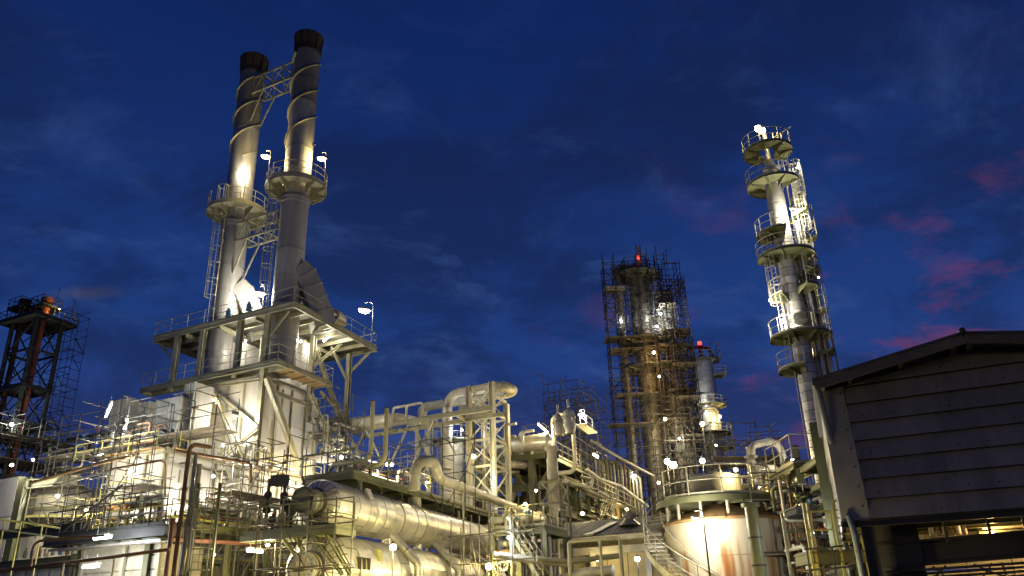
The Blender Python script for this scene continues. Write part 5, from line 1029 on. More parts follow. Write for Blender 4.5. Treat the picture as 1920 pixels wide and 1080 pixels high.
MB().lathe(flat(TK, zTank - .05), Z, [(0, rT), (0, rT + .08), (.06, rT + .08), (.06, rT)], 48).build('rim', 'rustroof', T)
zP = zat(940, TK); cP = TK + Vector((-.35, -.1, 0)); rP = 2.32
ring_deck(T, cP, .05, rP, 0, 2 * PI, zP, t=.06, mat='grating', brackets=12, bmat='green', rad=.12)
MB().lathe(flat(cP, zP - .24), Z, [(0, rP), (0, rP + .03), (.24, rP + .03), (.24, rP)], 48, close=True).build('deck_fascia', 'green', T)
ring_rail(T, cP, rP - .04, R_(-160), R_(165), zP, mat='pale', sp=1.25, rr=.027, h=1.12)
for k in range(12): an = k * PI / 6; e = Vector((math.cos(an), math.sin(an), 0)); rod(T, 'stub_post', flat(cP + e * 1.95, zTank + .05), flat(cP + e * 1.95, zP - .2), .06, 'pale', 8)
q = flat(cP, zP) + Vector((-.1, -.6, 0)); MB().lathe(q, Z, [(0, .95), (.85, .95), (.95, .8), (.97, .01)], 24).build('top_drum', 'casinggrey', T); MB().lathe(q + Vector((.5, 0, 0)), Z, [(0, .6), (.9, .6), (.92, .01)], 20).build('top_drum', 'clad', T)
for k in range(9): an = rnd.uniform(0, .9); p = flat(cP, zP) + Vector((1.0 + rnd.uniform(-.3, .7), rnd.uniform(-1.2, .5), 0)); rod(T, 'valve_stem', p, p + Z * rnd.uniform(.4, 1.0), .05, 'galv', 6); MB().lathe(p + Z * .4, Vector((1, .3, 0)), [(-.12, .01), (-.12, .12), (.12, .12), (.12, .01)], 10).build('valve', 'dark', T)
for k, x in enumerate((-1.35, -1.0)): p = flat(cP, zP) + Vector((x, -1.3, 0)); MB().tube(fillet([p - Vector((.12, 0, 0)), p + Vector((-.12, 0, .3)), p + Vector((.12, 0, .3)), p + Vector((.12, 0, 0))], .12, 4)[0], .03, 6).build('lifting_eye', 'pale', T)
# stair that winds round the left flank
ST = thing('spiral_stair', 'curved steel stair winding down the left flank of the tank', 'stairs', flat(TK + Vector((-2.8, -1, 0))))
aS0, aS1 = R_(130), R_(130 + 128); ri, ro = rT + .12, rT + .85; zS0, zS1 = zP - .05, zP - 4.3; ns = 26
def sp(r, t, dz=0): a = aS0 + (aS1 - aS0) * t; return Vector((TK.x + r * math.cos(a), TK.y + r * math.sin(a), zS0 + (zS1 - zS0) * t + dz))
for k in range(ns): t = (k + .5) / ns; MB().prism([sp(ri, k / ns), sp(ro, k / ns), flat(sp(ro, (k + 1.15) / ns), sp(ro, k / ns).z), flat(sp(ri, (k + 1.15) / ns), sp(ri, k / ns).z)], -Z * .035).build('tread', 'galv', ST, 0)
for r in (ri, ro): 
    m = MB(); P_ = [sp(r, k / 40) for k in range(41)]
    for p, q in zip(P_[:-1], P_[1:]): m.quad(p + Z * .08, q + Z * .08, q - Z * .2, p - Z * .2); e = (flat(p) - flat(TK)).normalized() * .02; m.quad(p + Z * .08 + e, p - Z * .2 + e, q - Z * .2 + e, q + Z * .08 + e)
    m.build('stringer', 'galv', ST, 0)
for h, nm in ((1.0, 'handrail'), (.52, 'mid_rail')): MB().tube([sp(ro, k / 40, h) for k in range(41)], .026, 6).build(nm, 'pale', ST)
MB().tube([sp(ri, k / 40, 1.0) for k in range(41)], .024, 6).build('handrail', 'pale', ST)
for k in range(12): rod(ST, 'post', sp(ro, k / 11), sp(ro, k / 11, 1.0), .022, 'pale', 6)
lo = sp(ro, 1); land = lo + Vector((.1, -.1, 0))
deck(ST, land, Vector((2.6, 0, 0)), Vector((0, .9, 0)), joist=3, fasc=.16); railing(ST, [land, land + Vector((2.6, 0, 0))], mat='pale', sp=.9, r=.026, toe=0)
for x in (0, 2.5): rod(ST, 'post', flat(land + Vector((x, .4, 0))), land + Vector((x, .4, -.2)), .06, 'green')
# olive post with flanged cap in front of the tank
p = at(1416, 1010, 28.2); T = thing('olive_post', 'thick olive pipe post with flanged cap before the tank', 'post', flat(p)); z1 = zat(944, p); rod(T, 'shaft', flat(p), flat(p, z1 - .1), .215, 'green', 20)
MB().lathe(flat(p, z1 - .12), Z, [(0, .2), (0, .31), (.12, .31), (.12, .01)], 22).build('cap_flange', 'green', T)
for py in (1010, 1062): MB().lathe(flat(p, zat(py, p)), Z, [(0, .2), (0, .24), (.06, .24), (.06, .2)], 20).build('band', 'dark', T)
scaf_at('small scaffold on the right flank of the tank', 1424, 1042, 30.5, 2, 1, 2.0, 3.5, (.0,), U=Vector((1, 0, 0)), V=Vector((0, 1, 0)), seed=81, bay=1.1, r=.024)
# ------------------------------------------------------------------ inverted U pipes and their scaffold deck
for (pts, r, lab) in (([(1410, 860), (1408, 836), (1463, 823), (1486, 925)], .19, 'big cream inverted U pipe rising right of the tank'), ([(1424, 878), (1460, 875), (1474, 930)], .20, 'smaller cream elbow pipe below the inverted U pipe')):
    Y = 42; P_ = [at(pts[0][0], pts[0][1], Y)]
    P_ = [at(x, y, Y + (1.0 if i >= len(pts) - 2 else 0)) for i, (x, y) in enumerate(pts)]; P_[-1] = flat(P_[-2], P_[-1].z)
    T = thing('inverted_pipe', lab, 'pipe', flat(P_[-1]), 'cream U pipes'); pipe(T, P_[:-1] + [flat(P_[-2], 2)], r, 'white', R=.75, n=18, seam=False, gores=10)
    MB().lathe(P_[0], (P_[1] - P_[0]), [(0, r), (0, r * 1.5), (.14, r * 1.5), (.14, r)], 18).build('flange', 'galv', T)
scaf_at('boarded scaffold deck with tall poles under the inverted U pipe', 1338, 858, 45, 3, 1, 1.0, 3.5, (0.0,), U=Vector((1, .12, 0)), V=Vector((0, 1, 0)), seed=83, bay=1.35, top=1.5)
p = at(1412, 892, 43); T = thing('relief_valve', 'cream relief valve stack between the U pipes and the tank top', 'valve', flat(p)); MB().lathe(flat(p, zat(905, p)), Z, [(0, .2), (.3, .2), (.3, .32), (.4, .32), (.4, .22), (1.0, .26), (1.3, .2), (1.3, .33), (1.42, .33), (1.42, .18), (1.9, .16), (1.9, .01)], 18).build('body', 'white', T); rod(T, 'inlet', flat(p), flat(p, zat(905, p)), .12, 'white')
for i in range(6):
    px = 1425 + i * 14; p = at(px, 920, 41 + (i % 3)); T = thing('dosing_line', ORD[i] + ' thin pipe behind the tank top rail, counted towards the building', 'pipe', flat(p), 'thin pipes behind the tank'); pipe(T, [flat(p), flat(p, zat(880 + (i * 13) % 30, p)), flat(p, zat(880 + (i * 13) % 30, p)) + Vector((.7, .4, 0))], .05, ('galv', 'yellow', 'cream', 'blue')[i % 4], R=.2, seam=False)
# ------------------------------------------------------------------ pipe rack steelwork between the tank and the building
R0 = flat(at(1556, 960, 27.5)); T = thing('olive_steelwork', 'dark olive steel frame standing left of the building', 'steel frame', R0)
zr0 = zat(858, R0)
beam(T, 'column', R0, flat(R0, zr0 + 1.2), .34, .34, 'green', 'H', RA)
for (dx, dy) in ((.25, 3.0), (1.7, 3.0), (.9, 6.0)): beam(T, 'column', R0 + Vector((dx, dy, 0)), flat(R0 + Vector((dx, dy, 0)), zr0 + 1.0), .25, .25, 'green', 'H', RA)
for py in (858, 905, 945): z = zat(py, R0); beam(T, 'girder', flat(R0 + Vector((.25, 3, 0)), z), flat(R0 + Vector((1.7, 3, 0)), z), .12, .2, 'green'); beam(T, 'girder', flat(R0, z), flat(R0 + Vector((.25, 3.0, 0)), z), .12, .2, 'green'); beam(T, 'girder', flat(R0 + Vector((.25, 3, 0)), z), flat(R0 + Vector((.9, 6, 0)), z), .12, .2, 'green')
z = zat(858, R0); deck(T, flat(R0 + Vector((.0, 2.8, 0)), z + .3), Vector((1.2, 0, 0)), Vector((0, 3.2, 0)), bmat='green', fasc=.16); railing(T, [flat(R0 + Vector((.0, 6.0, 0)), z + .3), flat(R0 + Vector((.0, 2.8, 0)), z + .3), flat(R0 + Vector((1.2, 2.8, 0)), z + .3)], sp=1.0, mat='pale', r=.025)
z = zat(942, R0); deck(T, flat(R0 + Vector((-.9, .6, 0)), z), Vector((.7, 0, 0)), Vector((0, 1.5, 0)), bmat='dark', mat='grating')
for i in range(12):
    p = R0 + Vector((-.9 + .2 * i, rnd.uniform(1.0, 5.5), 0)); T = thing('rack_riser', ORD[i] + ' upright pipe in the olive frame, counted towards the building', 'pipe', flat(p), 'upright pipes in the olive frame'); z1 = zat(rnd.uniform(880, 960), p); r = rnd.uniform(.03, .09); rod(T, 'pipe_section', flat(p), flat(p, z1), r, rnd.choice(('galv', 'cream', 'rustpipe', 'white', 'yellow')), 10)
    MB().lathe(flat(p, z1 - .8), Z, [(0, r), (0, r * 1.8), (.1, r * 1.8), (.1, r)], 10).build('flange', 'galv', T)
p = at(1496, 990, 30); T = thing('plywood_panel', 'orange plywood sheet leaning behind the tank scaffold', 'panel', flat(p)); z0, z1 = zat(1025, p), zat(960, p); MB().box(flat(p, z0), Vector((.35, .1, 0)), Vector((0, .05, 0)), Z * (z1 - z0)).build('board', 'wood', T, 0); rod(T, 'prop', flat(p + Vector((.15, .3, 0)), 0), flat(p + Vector((.15, .06, 0)), z1 - .1), .03, 'tube', 6)
p = at(1462, 932, 36); T = thing('blue_tarpaulin', 'blue sheet lying on a scaffold stage behind the tank rail', 'sheet', p); MB().box(p, Vector((1.3, .1, .03)), Vector((0, 1.2, 0)), Z * .04).build('sheet', 'bluepaint', T, 0); MB().box(p - Z * .08, Vector((2.1, .1, .03)), Vector((0, 1.2, 0)), Z * .06).build('stage', 'boards', T, 0)
for e in (.1, 1.9): rod(T, 'leg', flat(p + Vector((e, .1, 0))), p + Vector((e, .1, -.08)), .035, 'tube', 6)
scaf_at('scaffold poles between the tank and the olive frame', 1455, 1000, 31.5, 3, 1, 1.8, 3.5, (.9,), U=Vector((1, 0, 0)), V=Vector((0, 1, 0)), seed=87, bay=1.0, r=.024)
# ------------------------------------------------------------------ yellow railed stair head
p = at(1520, 1032, 23.5); T = thing('yellow_stair', 'yellow railed stair head in front of the olive frame', 'stairs', flat(p)); zy0 = p.z; dx = Vector((1, .05, 0))
deck(T, flat(p, zy0), dx * 1.55, Vector((0, 1.4, 0)), bmat='green', fasc=.3, fw=.1, joist=1)
railing(T, [flat(p, zy0), flat(p, zy0) + dx * .75], mat='yellow', sp=.75, r=.028, h=1.05, toe=0)
pts = [flat(p, zy0) + dx * .85, flat(p, zy0) + dx * .85 + Z * 1.35, flat(p, zy0) + dx * 1.2 + Z * 1.35, flat(p, zy0) + dx * 1.5 + Z * .9, flat(p, zy0 - 2) + dx * 1.6]; MB().tube(fillet(pts, .15, 4)[0], .03, 8).build('handrail', 'yellow', T)
for k in range(5): z = zy0 + .2 + k * .22; rod(T, 'rung', flat(p, z) + dx * .85, flat(p, z) + dx * 1.45, .018, 'yellow', 6)
for e in (0, .12, .85): beam(T, 'leg', flat(p + dx * e, 0), flat(p + dx * e, zy0 + (1.3 if e < .5 else 0)), .07, .07, 'yellow', 'box')
T = thing('dark_guard_rail', 'dark pipe guard rail low before the yellow stair', 'handrail', at(1560, 1060, 22)); 
for py in (1026, 1066): rod(T, 'top_rail', at(1508, py + 4, 22), at(1600, py - 4, 22), .022, 'dark', 6)
for px in (1512, 1560, 1600): rod(T, 'post', flat(at(px, 1060, 22)), at(px, 1026, 22), .022, 'dark', 6)
# ================================================================== the dark building on the right
G0 = at(1580, 977, 21.0); nG = LA
def G(px, py, off=0.0): return hit(px, py, G0 - RA * off, NL)
rg = G(1797, 646); ev = G(1552, 722); wl0 = G(1548, 742); b0 = G(1580, 977); zb = b0.z
uu = -LA
def gu(P): return (flat(P) - flat(b0)).dot(uu)
ur, ue = gu(rg), gu(ev); zrid, zeav = rg.z, ev.z; Wd = 2 * ur
T = thing('gable_building', 'dark gabled building with overlapping wall sheets at the right edge', 'building', flat(b0)); DEP = 14.0
def GB(u, z, off=0.0): return flat(b0, z) + uu * u - RA * off
slope = (zrid - zeav) / (ur - ue)
zroof = lambda u: zrid - abs(u - ur) * slope
# wall sheets course by course, each lapping over the one below
ch = (zeav - zb) / 7.25; k = 0; z = zb; sheetw = 2.0; x0 = .62
MB().prism([GB(0, zb, -.06), GB(Wd, zb, -.06), GB(Wd, zroof(Wd) - .25, -.06), GB(ur, zrid - .25, -.06), GB(0, zroof(0) - .25, -.06)], RA * .05).build('backing_wall', 'dark', T, 0)
course = 0
while z < zrid - .35:
    zt2 = min(z + ch, zrid - .05); u = x0 - (.0 if course % 2 else .0)
    while u < Wd:
        v = min(u + sheetw, Wd); ua, ub = u + .0015, v - .0015
        ta, tb = min(zt2, zroof(ua) - .22), min(zt2, zroof(ub) - .22)
        if ta > z + .03 or tb > z + .03 or (ua < ur < ub):
            lowz = z; pr = .15; j = rnd.uniform(0, .008)
            bot = [GB(ua, lowz, pr + j), GB(ub, lowz, pr + j)]
            top_ = [GB(ub, max(tb, lowz + .02), .012), GB(ua, max(ta, lowz + .02), .012)]
            if ua < ur < ub and zt2 > zrid - .3: top_.insert(1, GB(ur, zrid - .22, .012))
            MB().prism(bot + top_, RA * .012).build('siding_sheet', 'siding', T, 0)
            for e in (.35, 1.0, 1.65):
                if ua + e < ub and min(ta, tb) > z + .2 and (course + int(e * 3)) % 2 == 0: q = GB(ua + e, z + ch * .28, .112); rod(T, 'fixing', q, q - RA * .035, .018, 'soot', 6)
        u = v
    z = zt2; course += 1
# flat corner sheet
cs = [GB(-.02, zb - .02, .10), GB(.66, zb - .02, .10), GB(.60, zeav - .12, .10), GB(-.02, zeav - .2, .10)]
MB().prism(cs, RA * .02).build('corner_sheet', 'sheetgrey', T, 0)
for e in range(7): q = GB(.52, zb + .3 + e * (zeav - zb - .6) / 6, .10); rod(T, 'fixing', q, q - RA * .03, .02, 'soot', 6)
MB().box(GB(-.02, zb - .02, -.02), RA * DEP, uu * .05, Z * (zeav - zb)).build('side_wall', 'sheetgrey', T, 0)
for sgn in (-1, 1):        # roof slopes, verge boards
    ends = ue - .35 if sgn < 0 else Wd - ue + .35
    a, b = GB(ends, zroof(ends) + .02, .9), GB(ur, zrid + .02, .9)
    nn = int(DEP / 1.2)
    for k in range(nn): MB().prism([a + RA * (k * 1.2), b + RA * (k * 1.2), b + RA * (k * 1.2 + 1.18), a + RA * (k * 1.2 + 1.18)], Z * .06).build('roof_sheet', 'roofsheet', T, 0)
    put('verge_board', unit('box', 'verge'), frame(a - Z * .14 + RA * .02, b - Z * .14 + RA * .02, .05, .22), T)
    for t in (.25, .6, .95): p = lerp(a, b, t) - Z * .12; beam(T, 'purlin', p, p + RA * DEP, .1, .16, 'dark', 'box')
rod(T, 'ridge_cap', GB(ur, zrid + .09, .95), GB(ur, zrid + .09, -DEP + 1), .075, 'dark', 10)
gq = GB(ue - .40, zroof(ue - .40) - .1, .85); MB().box(gq, uu * .3, RA * DEP, Z * .2).build('gutter', 'sheetgrey', T, 0)
gd = [GB(ue - .28, zroof(ue - .3) - .1, .62), GB(ue - .26, zroof(ue - .3) - .35, .6), GB(.06, zeav - 1.45, .24), GB(.1, zeav - 1.6, .22)]; MB().tube(gd, .075, 12).build('downpipe', 'bluegrey', T)
MB().box(GB(.1, zb + .02, -.2), uu * (Wd - .2), RA * (DEP - .5), Z * .2).build('upper_floor', 'beige', T, 0)
for k in range(5): beam(T, 'floor_joist', GB(.3, zb - .1, -1.2 - k * 1.2), GB(Wd - .2, zb - .1, -1.2 - k * 1.2), .12, .22, 'green')
beam(T, 'bottom_rail', GB(-.05, zb - .1, .05), GB(Wd, zb - .1, .05), .16, .16, 'dark', 'H')
for u in (.55, Wd * .62, Wd): beam(T, 'column', GB(u, 0, -.15), GB(u, zb, -.15), .3, .3, 'dark', 'H', RA)
for u in (.55, Wd): beam(T, 'column', GB(u, 0, -DEP * .6), GB(u, zb, -DEP * .6), .3, .3, 'dark', 'H', RA)
T = thing('blue_downpipe', 'blue pipe running down beside the dark building column', 'pipe', flat(GB(.22, 0, .15))); pipe(T, [GB(.16, zb + .1, .12), GB(.22, zb - .3, .2), flat(GB(.22, 0, .2))], .075, 'bluegrey', R=.3, seam=False)
# what stands in the open ground floor
z2 = zat(1020, GB(3.5, 0, -1.2)); T = thing('floor_beam', 'dark deep beam with cables across the open ground floor', 'girder', GB(2, z2, -1.0)); beam(T, 'beam', GB(.6, z2 - .15, -1.0), GB(Wd, z2 + .05, -1.0), .3, .62, 'dark'); MB().box(GB(.5, zb - 1.45, -.9), uu * 1.25, RA * .4, Z * 1.35).build('side_panel', 'dark', T, 0); 
for (u0, u1, s) in ((1.9, 3.2, .5), (2.8, 4.6, .35), (1.2, 2.2, .3), (3.8, 6.0, .4)): MB().tube([lerp(GB(u0, z2 - .45, -.8), GB(u1, z2 - .45, -.8), t / 10) - Z * s * math.sin(PI * t / 10) for t in range(11)], .025, 6).build('cable', 'dark', T)
for k in range(5): rod(T, 'conduit', GB(.8, z2 - .55 - .09 * k, -.7 - .1 * k), GB(Wd, z2 - .4 - .09 * k, -.7 - .1 * k), .03, 'dark', 6)
T = thing('engine_cover', 'beige machine cover on a bench inside the open ground floor', 'machine', GB(4.3, z2, -2.6)); q = GB(3.35, z2 + .45, -2.6); MB().box(q - Z * .2, uu * 2.6, RA * 1.2, Z * .16).build('bench', 'green', T, 0)
pr = [q + uu * x + Z * y for x, y in ((.1, 0), (1.75, 0), (1.75, .42), (1.6, .5), (1.35, .36), (.5, .36), (.3, .5), (.1, .45))]; MB().prism(pr, RA * .8).build('cover', 'beige', T, 0); MB().box(q + uu * 2.0, uu * .5, RA * .6, Z * .25).build('box', 'casing', T, 0)
T = thing('back_wall', 'yellowish block wall at the back of the open ground floor', 'wall', GB(3, 0, -4.2))
for i in range(8):
    for j in range(5): MB().box(GB(.9 + i * 1.1 + .02, j * (zb - .1) / 5 + .02, -4.2), uu * 1.06, RA * .2, Z * ((zb - .1) / 5 - .03)).build('wall_block', 'beige', T, 0)
T = thing('shelf_goods', 'pale jars and boxes on a sill inside the open ground floor', 'goods', GB(2.6, z2, -2.4))
for i in range(6): q = GB(2.2 + i * .16, z2 + .35, -2.3 - .1 * (i % 2)); MB().lathe(q, Z, [(0, .06), (.22, .06), (.26, .03), (.3, .03), (.3, .01)], 10).build('jar', ('white', 'casing', 'galv')[i % 3], T)
MB().box(GB(2.1, z2 + .29, -2.2), uu * 1.1, RA * .4, Z * .05).build('sill', 'beige', T, 0)
T = thing('leaning_props', 'bent pipes and props below the beam inside the open ground floor', 'pipes', GB(5.2, 0, -1.8))
for (u0, u1, zz0, zz1, r) in ((5.0, 4.75, .5, z2 - .3, .09), (5.2, 5.0, .5, z2 - .3, .05), (3.0, 3.0, .8, z2 - .8, .05), (3.9, 3.6, 1.2, z2 - .4, .03)): rod(T, 'prop', GB(u0, zz0, -2.0), GB(u1, zz1, -2.0), r, 'dark' if r != .05 else 'beige', 8)
MB().tube(fillet([GB(4.45, z2 - .4, -2.2), GB(4.45, z2 - .9, -2.2), GB(4.2, z2 - 1.2, -2.2)], .2, 4)[0], .09, 10).build('bent_pipe', 'dark', T); MB().box(GB(4.2, z2 - 1.3, -2.3), uu * .55, RA * .2, Z * .12).build('bracket', 'beige', T, 0); MB().box(GB(4.55, z2 - 1.3, -2.35), uu * .2, RA * .2, Z * .9).build('strut', 'beige', T, 0)
full = [lerp(GB(1.6, z2 - 1.75, -3), GB(7, z2 - 1.3, -3), t / 8) + Z * .12 * math.sin(PI * t / 8) for t in range(9)]; MB().tube(full, .08, 10).build('hose', 'dark', T)
for i, u in enumerate((2.35, 3.3, 4.05, 4.85)): 
    T = thing('window_bar', ('first', 'second', 'third', 'fourth')[i] + ' slim upright bar from the wall in the opening under the building', 'bar', GB(u, z2, -.7), 'upright bars under the building'); rod(T, 'bar', GB(u, z2 + .1, -.7), GB(u, zb - .05, -.7), .035, 'dark', 8); MB().box(GB(u - .06, z2 + .12, -.64), uu * .12, RA * .02, Z * .08).build('foot_plate', 'dark', T, 0)
# ================================================================== lamps
def LP(label, px, py, Y, W, col='warm', kind='bulb', foot_py=None, size=.16, foot_px=None, **kw):
    P = at(px, py, Y); foot = None
    if foot_py is not None: q = at(foot_px or px, foot_py, Y); foot = q if foot_py < 1075 else flat(q, 0.0); foot = flat(foot if foot_px else P, foot.z)
    return lamp(label, P, W, col, kind, foot=foot, size=size, **kw)
zdR, zdL = zpx(cR, 352), zpx(cL, 398)
def on_ring(c, r, deg, z): return flat(c, z) + Vector((math.cos(R_(deg)), math.sin(R_(deg)), 0)) * r
def ring_lamp(label, c, deg, z, h, W, col='warm', lean=.35, size=.30):
    f = on_ring(c, 2.18, deg, z); P = f + Z * h + (flat(f) - flat(c)).normalized() * -lean; lamp(label, P, W, col, 'post', foot=f, size=size)
ring_lamp('tall post lamp on the nearer stack ring platform, left of that stack', cR, 182, zdR, 2.75, 900, lean=-.35)
ring_lamp('tall post lamp on the nearer stack ring platform, right of that stack', cR, 352, zdR, 2.3, 950)
ring_lamp('small lamp close against the stack that is set back', cL, 300, zdL, 2.9, 420, 'white', lean=.7, size=.2)
yF = S(aMax, bMin, 0).y
LP('post lamp behind the rail of the upper platform beside the pump motors', 487, 551, 52.6, 1500, 'white', 'post', 590, .34, foot_px=491)
p = S(aMax - .3, bMin + .3, zTop); lamp('tall white post lamp on the far right corner of the upper platform', p + Z * 3.0 + Vector((-.7, 0, 0)), 700, 'cool', 'post', foot=p, size=.40)
q = onR(613, 634, -.8); lamp('white tube lamp under the upper platform on a slanting arm', q, 480, 'white', 'tube', size=.28, aim=Vector((.7, 0, .7)))
q = S(2.9, -.7, zMid + 2.6); lamp('assumed bulkhead lamp on the balcony beside the flue casing', q, 330, 'white', 'bulb', size=.13, arm=LA * .6)  # half hidden lamp, assumed for the light between the decks
q = onL(440, 777, -1.9); lamp('cool flood lamp on a pole before the heater left face', q, 480, 'white', 'flood', size=.2, aim=Vector((-.3, .6, -.5)))
q = onL(418, 835, -.9); lamp('bulkhead lamp low on the heater left face behind the scaffold', q, 240, 'white', 'bulb', size=.14, arm=RA * .5)
q = onR(545, 880, -1.6); lamp('warm bulkhead lamp under the boarded heater scaffold', q, 420, 'warm', 'bulb', size=.14, arm=LA * .8)
q = onR(640, 858, -1.2); lamp('white bulkhead lamp at the foot of the heater outer column', q, 650, 'white', 'bulb', size=.18, arm=LA * .6)
q = onR(597, 897, -2.6); lamp('bright white flood lamp behind the walkway end beside the vessel head', q, 600, 'white', 'flood', size=.24, aim=Vector((0, .9, -.3)))
LP('white tube lamp on a pole by the grey duct boxes', 203, 770, 43.0, 520, 'cool', 'tube', size=.3, aim=Vector((.25, 0, 1)))
LP('second white tube lamp by the grey duct boxes, lower', 236, 795, 43.2, 320, 'cool', 'tube', size=.22, aim=Vector((.15, 0, 1)))
LP('white lamp under the scaffold stage above the bright bay', 190, 851, 41, 480, 'white', 'flood', size=.2, aim=Vector((.3, .5, -.8)))
LP('assumed bulkhead lamp before the white firebox panel behind the scaffold poles', 246, 884, 39.2, 480, 'white', size=.11)  # lamp assumed from the brightly lit firebox panel
LP('assumed bulkhead lamp on the firebox right face above the punched toe boards', 400, 893, 38.8, 480, 'white', size=.11)  # lamp assumed from the bright right face behind the scaffold
LP('hooded lamp hanging on the roof walk rail before the firebox', 464, 870, 41.5, 480, 'white', 'flood', size=.15, aim=Vector((-.2, .5, -.7)))
LP('assumed bulkhead lamp deep in the bright bay left of the gallery', 108, 930, 45, 650, 'white', size=.16)  # hidden lamp, assumed from the brightness of the bay
LP('assumed bulkhead lamp in the bright bay behind the gallery gate', 160, 955, 40, 520, 'warm', size=.13)  # second hidden lamp assumed in the bright bay
LP('bulkhead lamp at the far left casing', 22, 872, 44.5, 450, 'white', size=.15)
LP('cool lamp low in the lattice tower', 22, 796, 84, 1500, 'cool', size=.3)
LP('warm lamp at the lattice tower foot', 62, 862, 80, 700, 'white', size=.2)
LP('white tube lamp under the dark gallery', 192, 1008, 35.6, 380, 'cool', 'tube', size=.4, aim=LA)
LP('white tube lamp low on the shed wall at the bottom left', 170, 1062, 36.5, 260, 'white', 'tube', size=.38, aim=LA)
LP('warm white tube lamp under the green girder bridge', 478, 1033, 36.6, 420, 'warm', 'tube', size=.38, aim=RA)
LP('white bulkhead lamp near the white vessel flange', 502, 1021, 35.6, 300, 'white', size=.14)
LP('bulkhead lamp under the green girder by the burner ports', 400, 1040, 36.3, 260, 'warm', size=.12)
LP('round lamp on a thin pole before the thick vessel', 737, 1026, 34.5, 900, 'green', 'post', 1100, .17)
LP('larger round lamp at the far end of the vessels', 917, 1062, 43.0, 900, 'green', 'post', 1100, .22)
lamp('post lamp standing in the yard before the vessel flanges', at(655, 1120, 28.5), 2000, 'green', 'post', foot=flat(at(655, 1120, 28.5)), size=.18)  # out of view; assumed from the vessels being lit yellow from below
lamp('post lamp standing in the yard between the downpipes', at(815, 1125, 34.5), 1700, 'green', 'post', foot=flat(at(815, 1125, 34.5)), size=.18)  # another unseen lamp, assumed so the vessels are lit from the front
lamp('post lamp standing in the yard before the firebox corner', at(455, 1120, 29.5), 700, 'warm', 'post', foot=flat(at(455, 1120, 29.5)), size=.18)  # unseen lamp below the view, added as front fill light
LP('glowing warm lamp on a slim post before the braced frame', 888, 856, 57.0, 900, 'warm', 'post', 960, .2)
LP('left one of two white lamps behind the walkway posts', 726, 871, 45, 360, 'white', size=.14)
LP('right one of two white lamps behind the walkway posts', 735, 871, 46, 360, 'white', size=.14)
LP('small cool lamp on the braced frame column', 926, 895, 57.5, 300, 'cool', size=.13)
LP('cool lamp beside the drum under the loop pipe', 866, 806, 61.5, 450, 'cool', size=.12)
LP('warm lamp inside the scaffold of the hooped pipe', 800, 905, 46.5, 380, 'warm', size=.12)
LP('warm tube lamp by the drums on the rack deck', 1018, 803, 62, 800, 'warm', 'tube', size=.4, aim=Vector((.6, 0, -.6)))
LP('cool post lamp over the rack catwalk', 1090, 778, 66, 1100, 'cool', 'post', 800, .24, foot_px=1098)
LP('long tube lamp between the rack posts', 1117, 855, 69, 800, 'warm', 'tube', size=.55, aim=RA)
LP('white lamp low between the rack posts', 1190, 892, 90, 1200, 'white', size=.25)
LP('warm lamp under the rack deck before the dark girders', 1005, 920, 58, 420, 'warm', size=.15)
LP('round warm lamp under the rack by the thick elbow pipe', 1092, 963, 56, 800, 'warm', size=.2)
LP('cool lamp under the olive platform', 955, 1008, 41.5, 420, 'cool', size=.16)
LP('warm lamp above the valves of the olive platform', 985, 945, 43.5, 380, 'warm', size=.13)
LP('hooded flood lamp on a slim post before the shed', 1195, 1048, 44, 200, 'cool', 'post', 1100, .16)
LP('warm lamp under the shed eave', 1120, 1050, 47.5, 200, 'warm', size=.14)
# high tower
LP('white lamp high inside the lit side of the tower scaffold', 1238, 588, 98, 1100, 'cool', size=.3)
LP('second white lamp by the upright drum in the tower scaffold', 1232, 612, 97, 700, 'white', size=.22)
LP('orange lamp below the middle decks of the tower scaffold', 1226, 661, 95.5, 700, 'orange', size=.3)
LP('orange lamp under the lower deck of the tower scaffold', 1236, 706, 95.5, 350, 'orange', size=.22)
LP('cool lamp on the shadow side of the tower scaffold', 1164, 600, 99, 450, 'cool', size=.15)
LP('warm lamp halfway down the lit side of the tower scaffold', 1247, 786, 94.0, 1000, 'warm', size=.3)
LP('white lamp beside the halfway lamp of the tower scaffold', 1274, 822, 95, 1000, 'white', size=.2)
LP('brightest warm post lamp behind the tank, nearer one of a close pair', 1262, 872, 60, 1300, 'warm', 'post', 935, .34)
LP('white post lamp behind the tank, smaller one of a close pair', 1251, 865, 62, 1000, 'white', 'post', 935, .26)
LP('warm post lamp before the red topped column', 1317, 795, 78, 1300, 'warm', 'post', 840, .26, foot_px=1322)
LP('warm post lamp between the tank and the tower', 1317, 864, 66, 1200, 'warm', 'post', 935, .26)
LP('warm lamp on the right balcony of the red topped column', 1350, 781, 107, 900, 'warm', size=.3)
LP('white lamp low right of the red topped column', 1342, 836, 90, 1400, 'white', size=.26)
LP('cool lamp shining on the upper bands of the red topped column', 1306, 746, 106, 1100, 'cool', size=.22)
LP('warm lamp in the rack foot left of the tower', 1175, 955, 80, 1500, 'warm', size=.22)
LP('warm lamp at the foot of the lit column in the tower', 1235, 905, 88, 900, 'warm', size=.25)
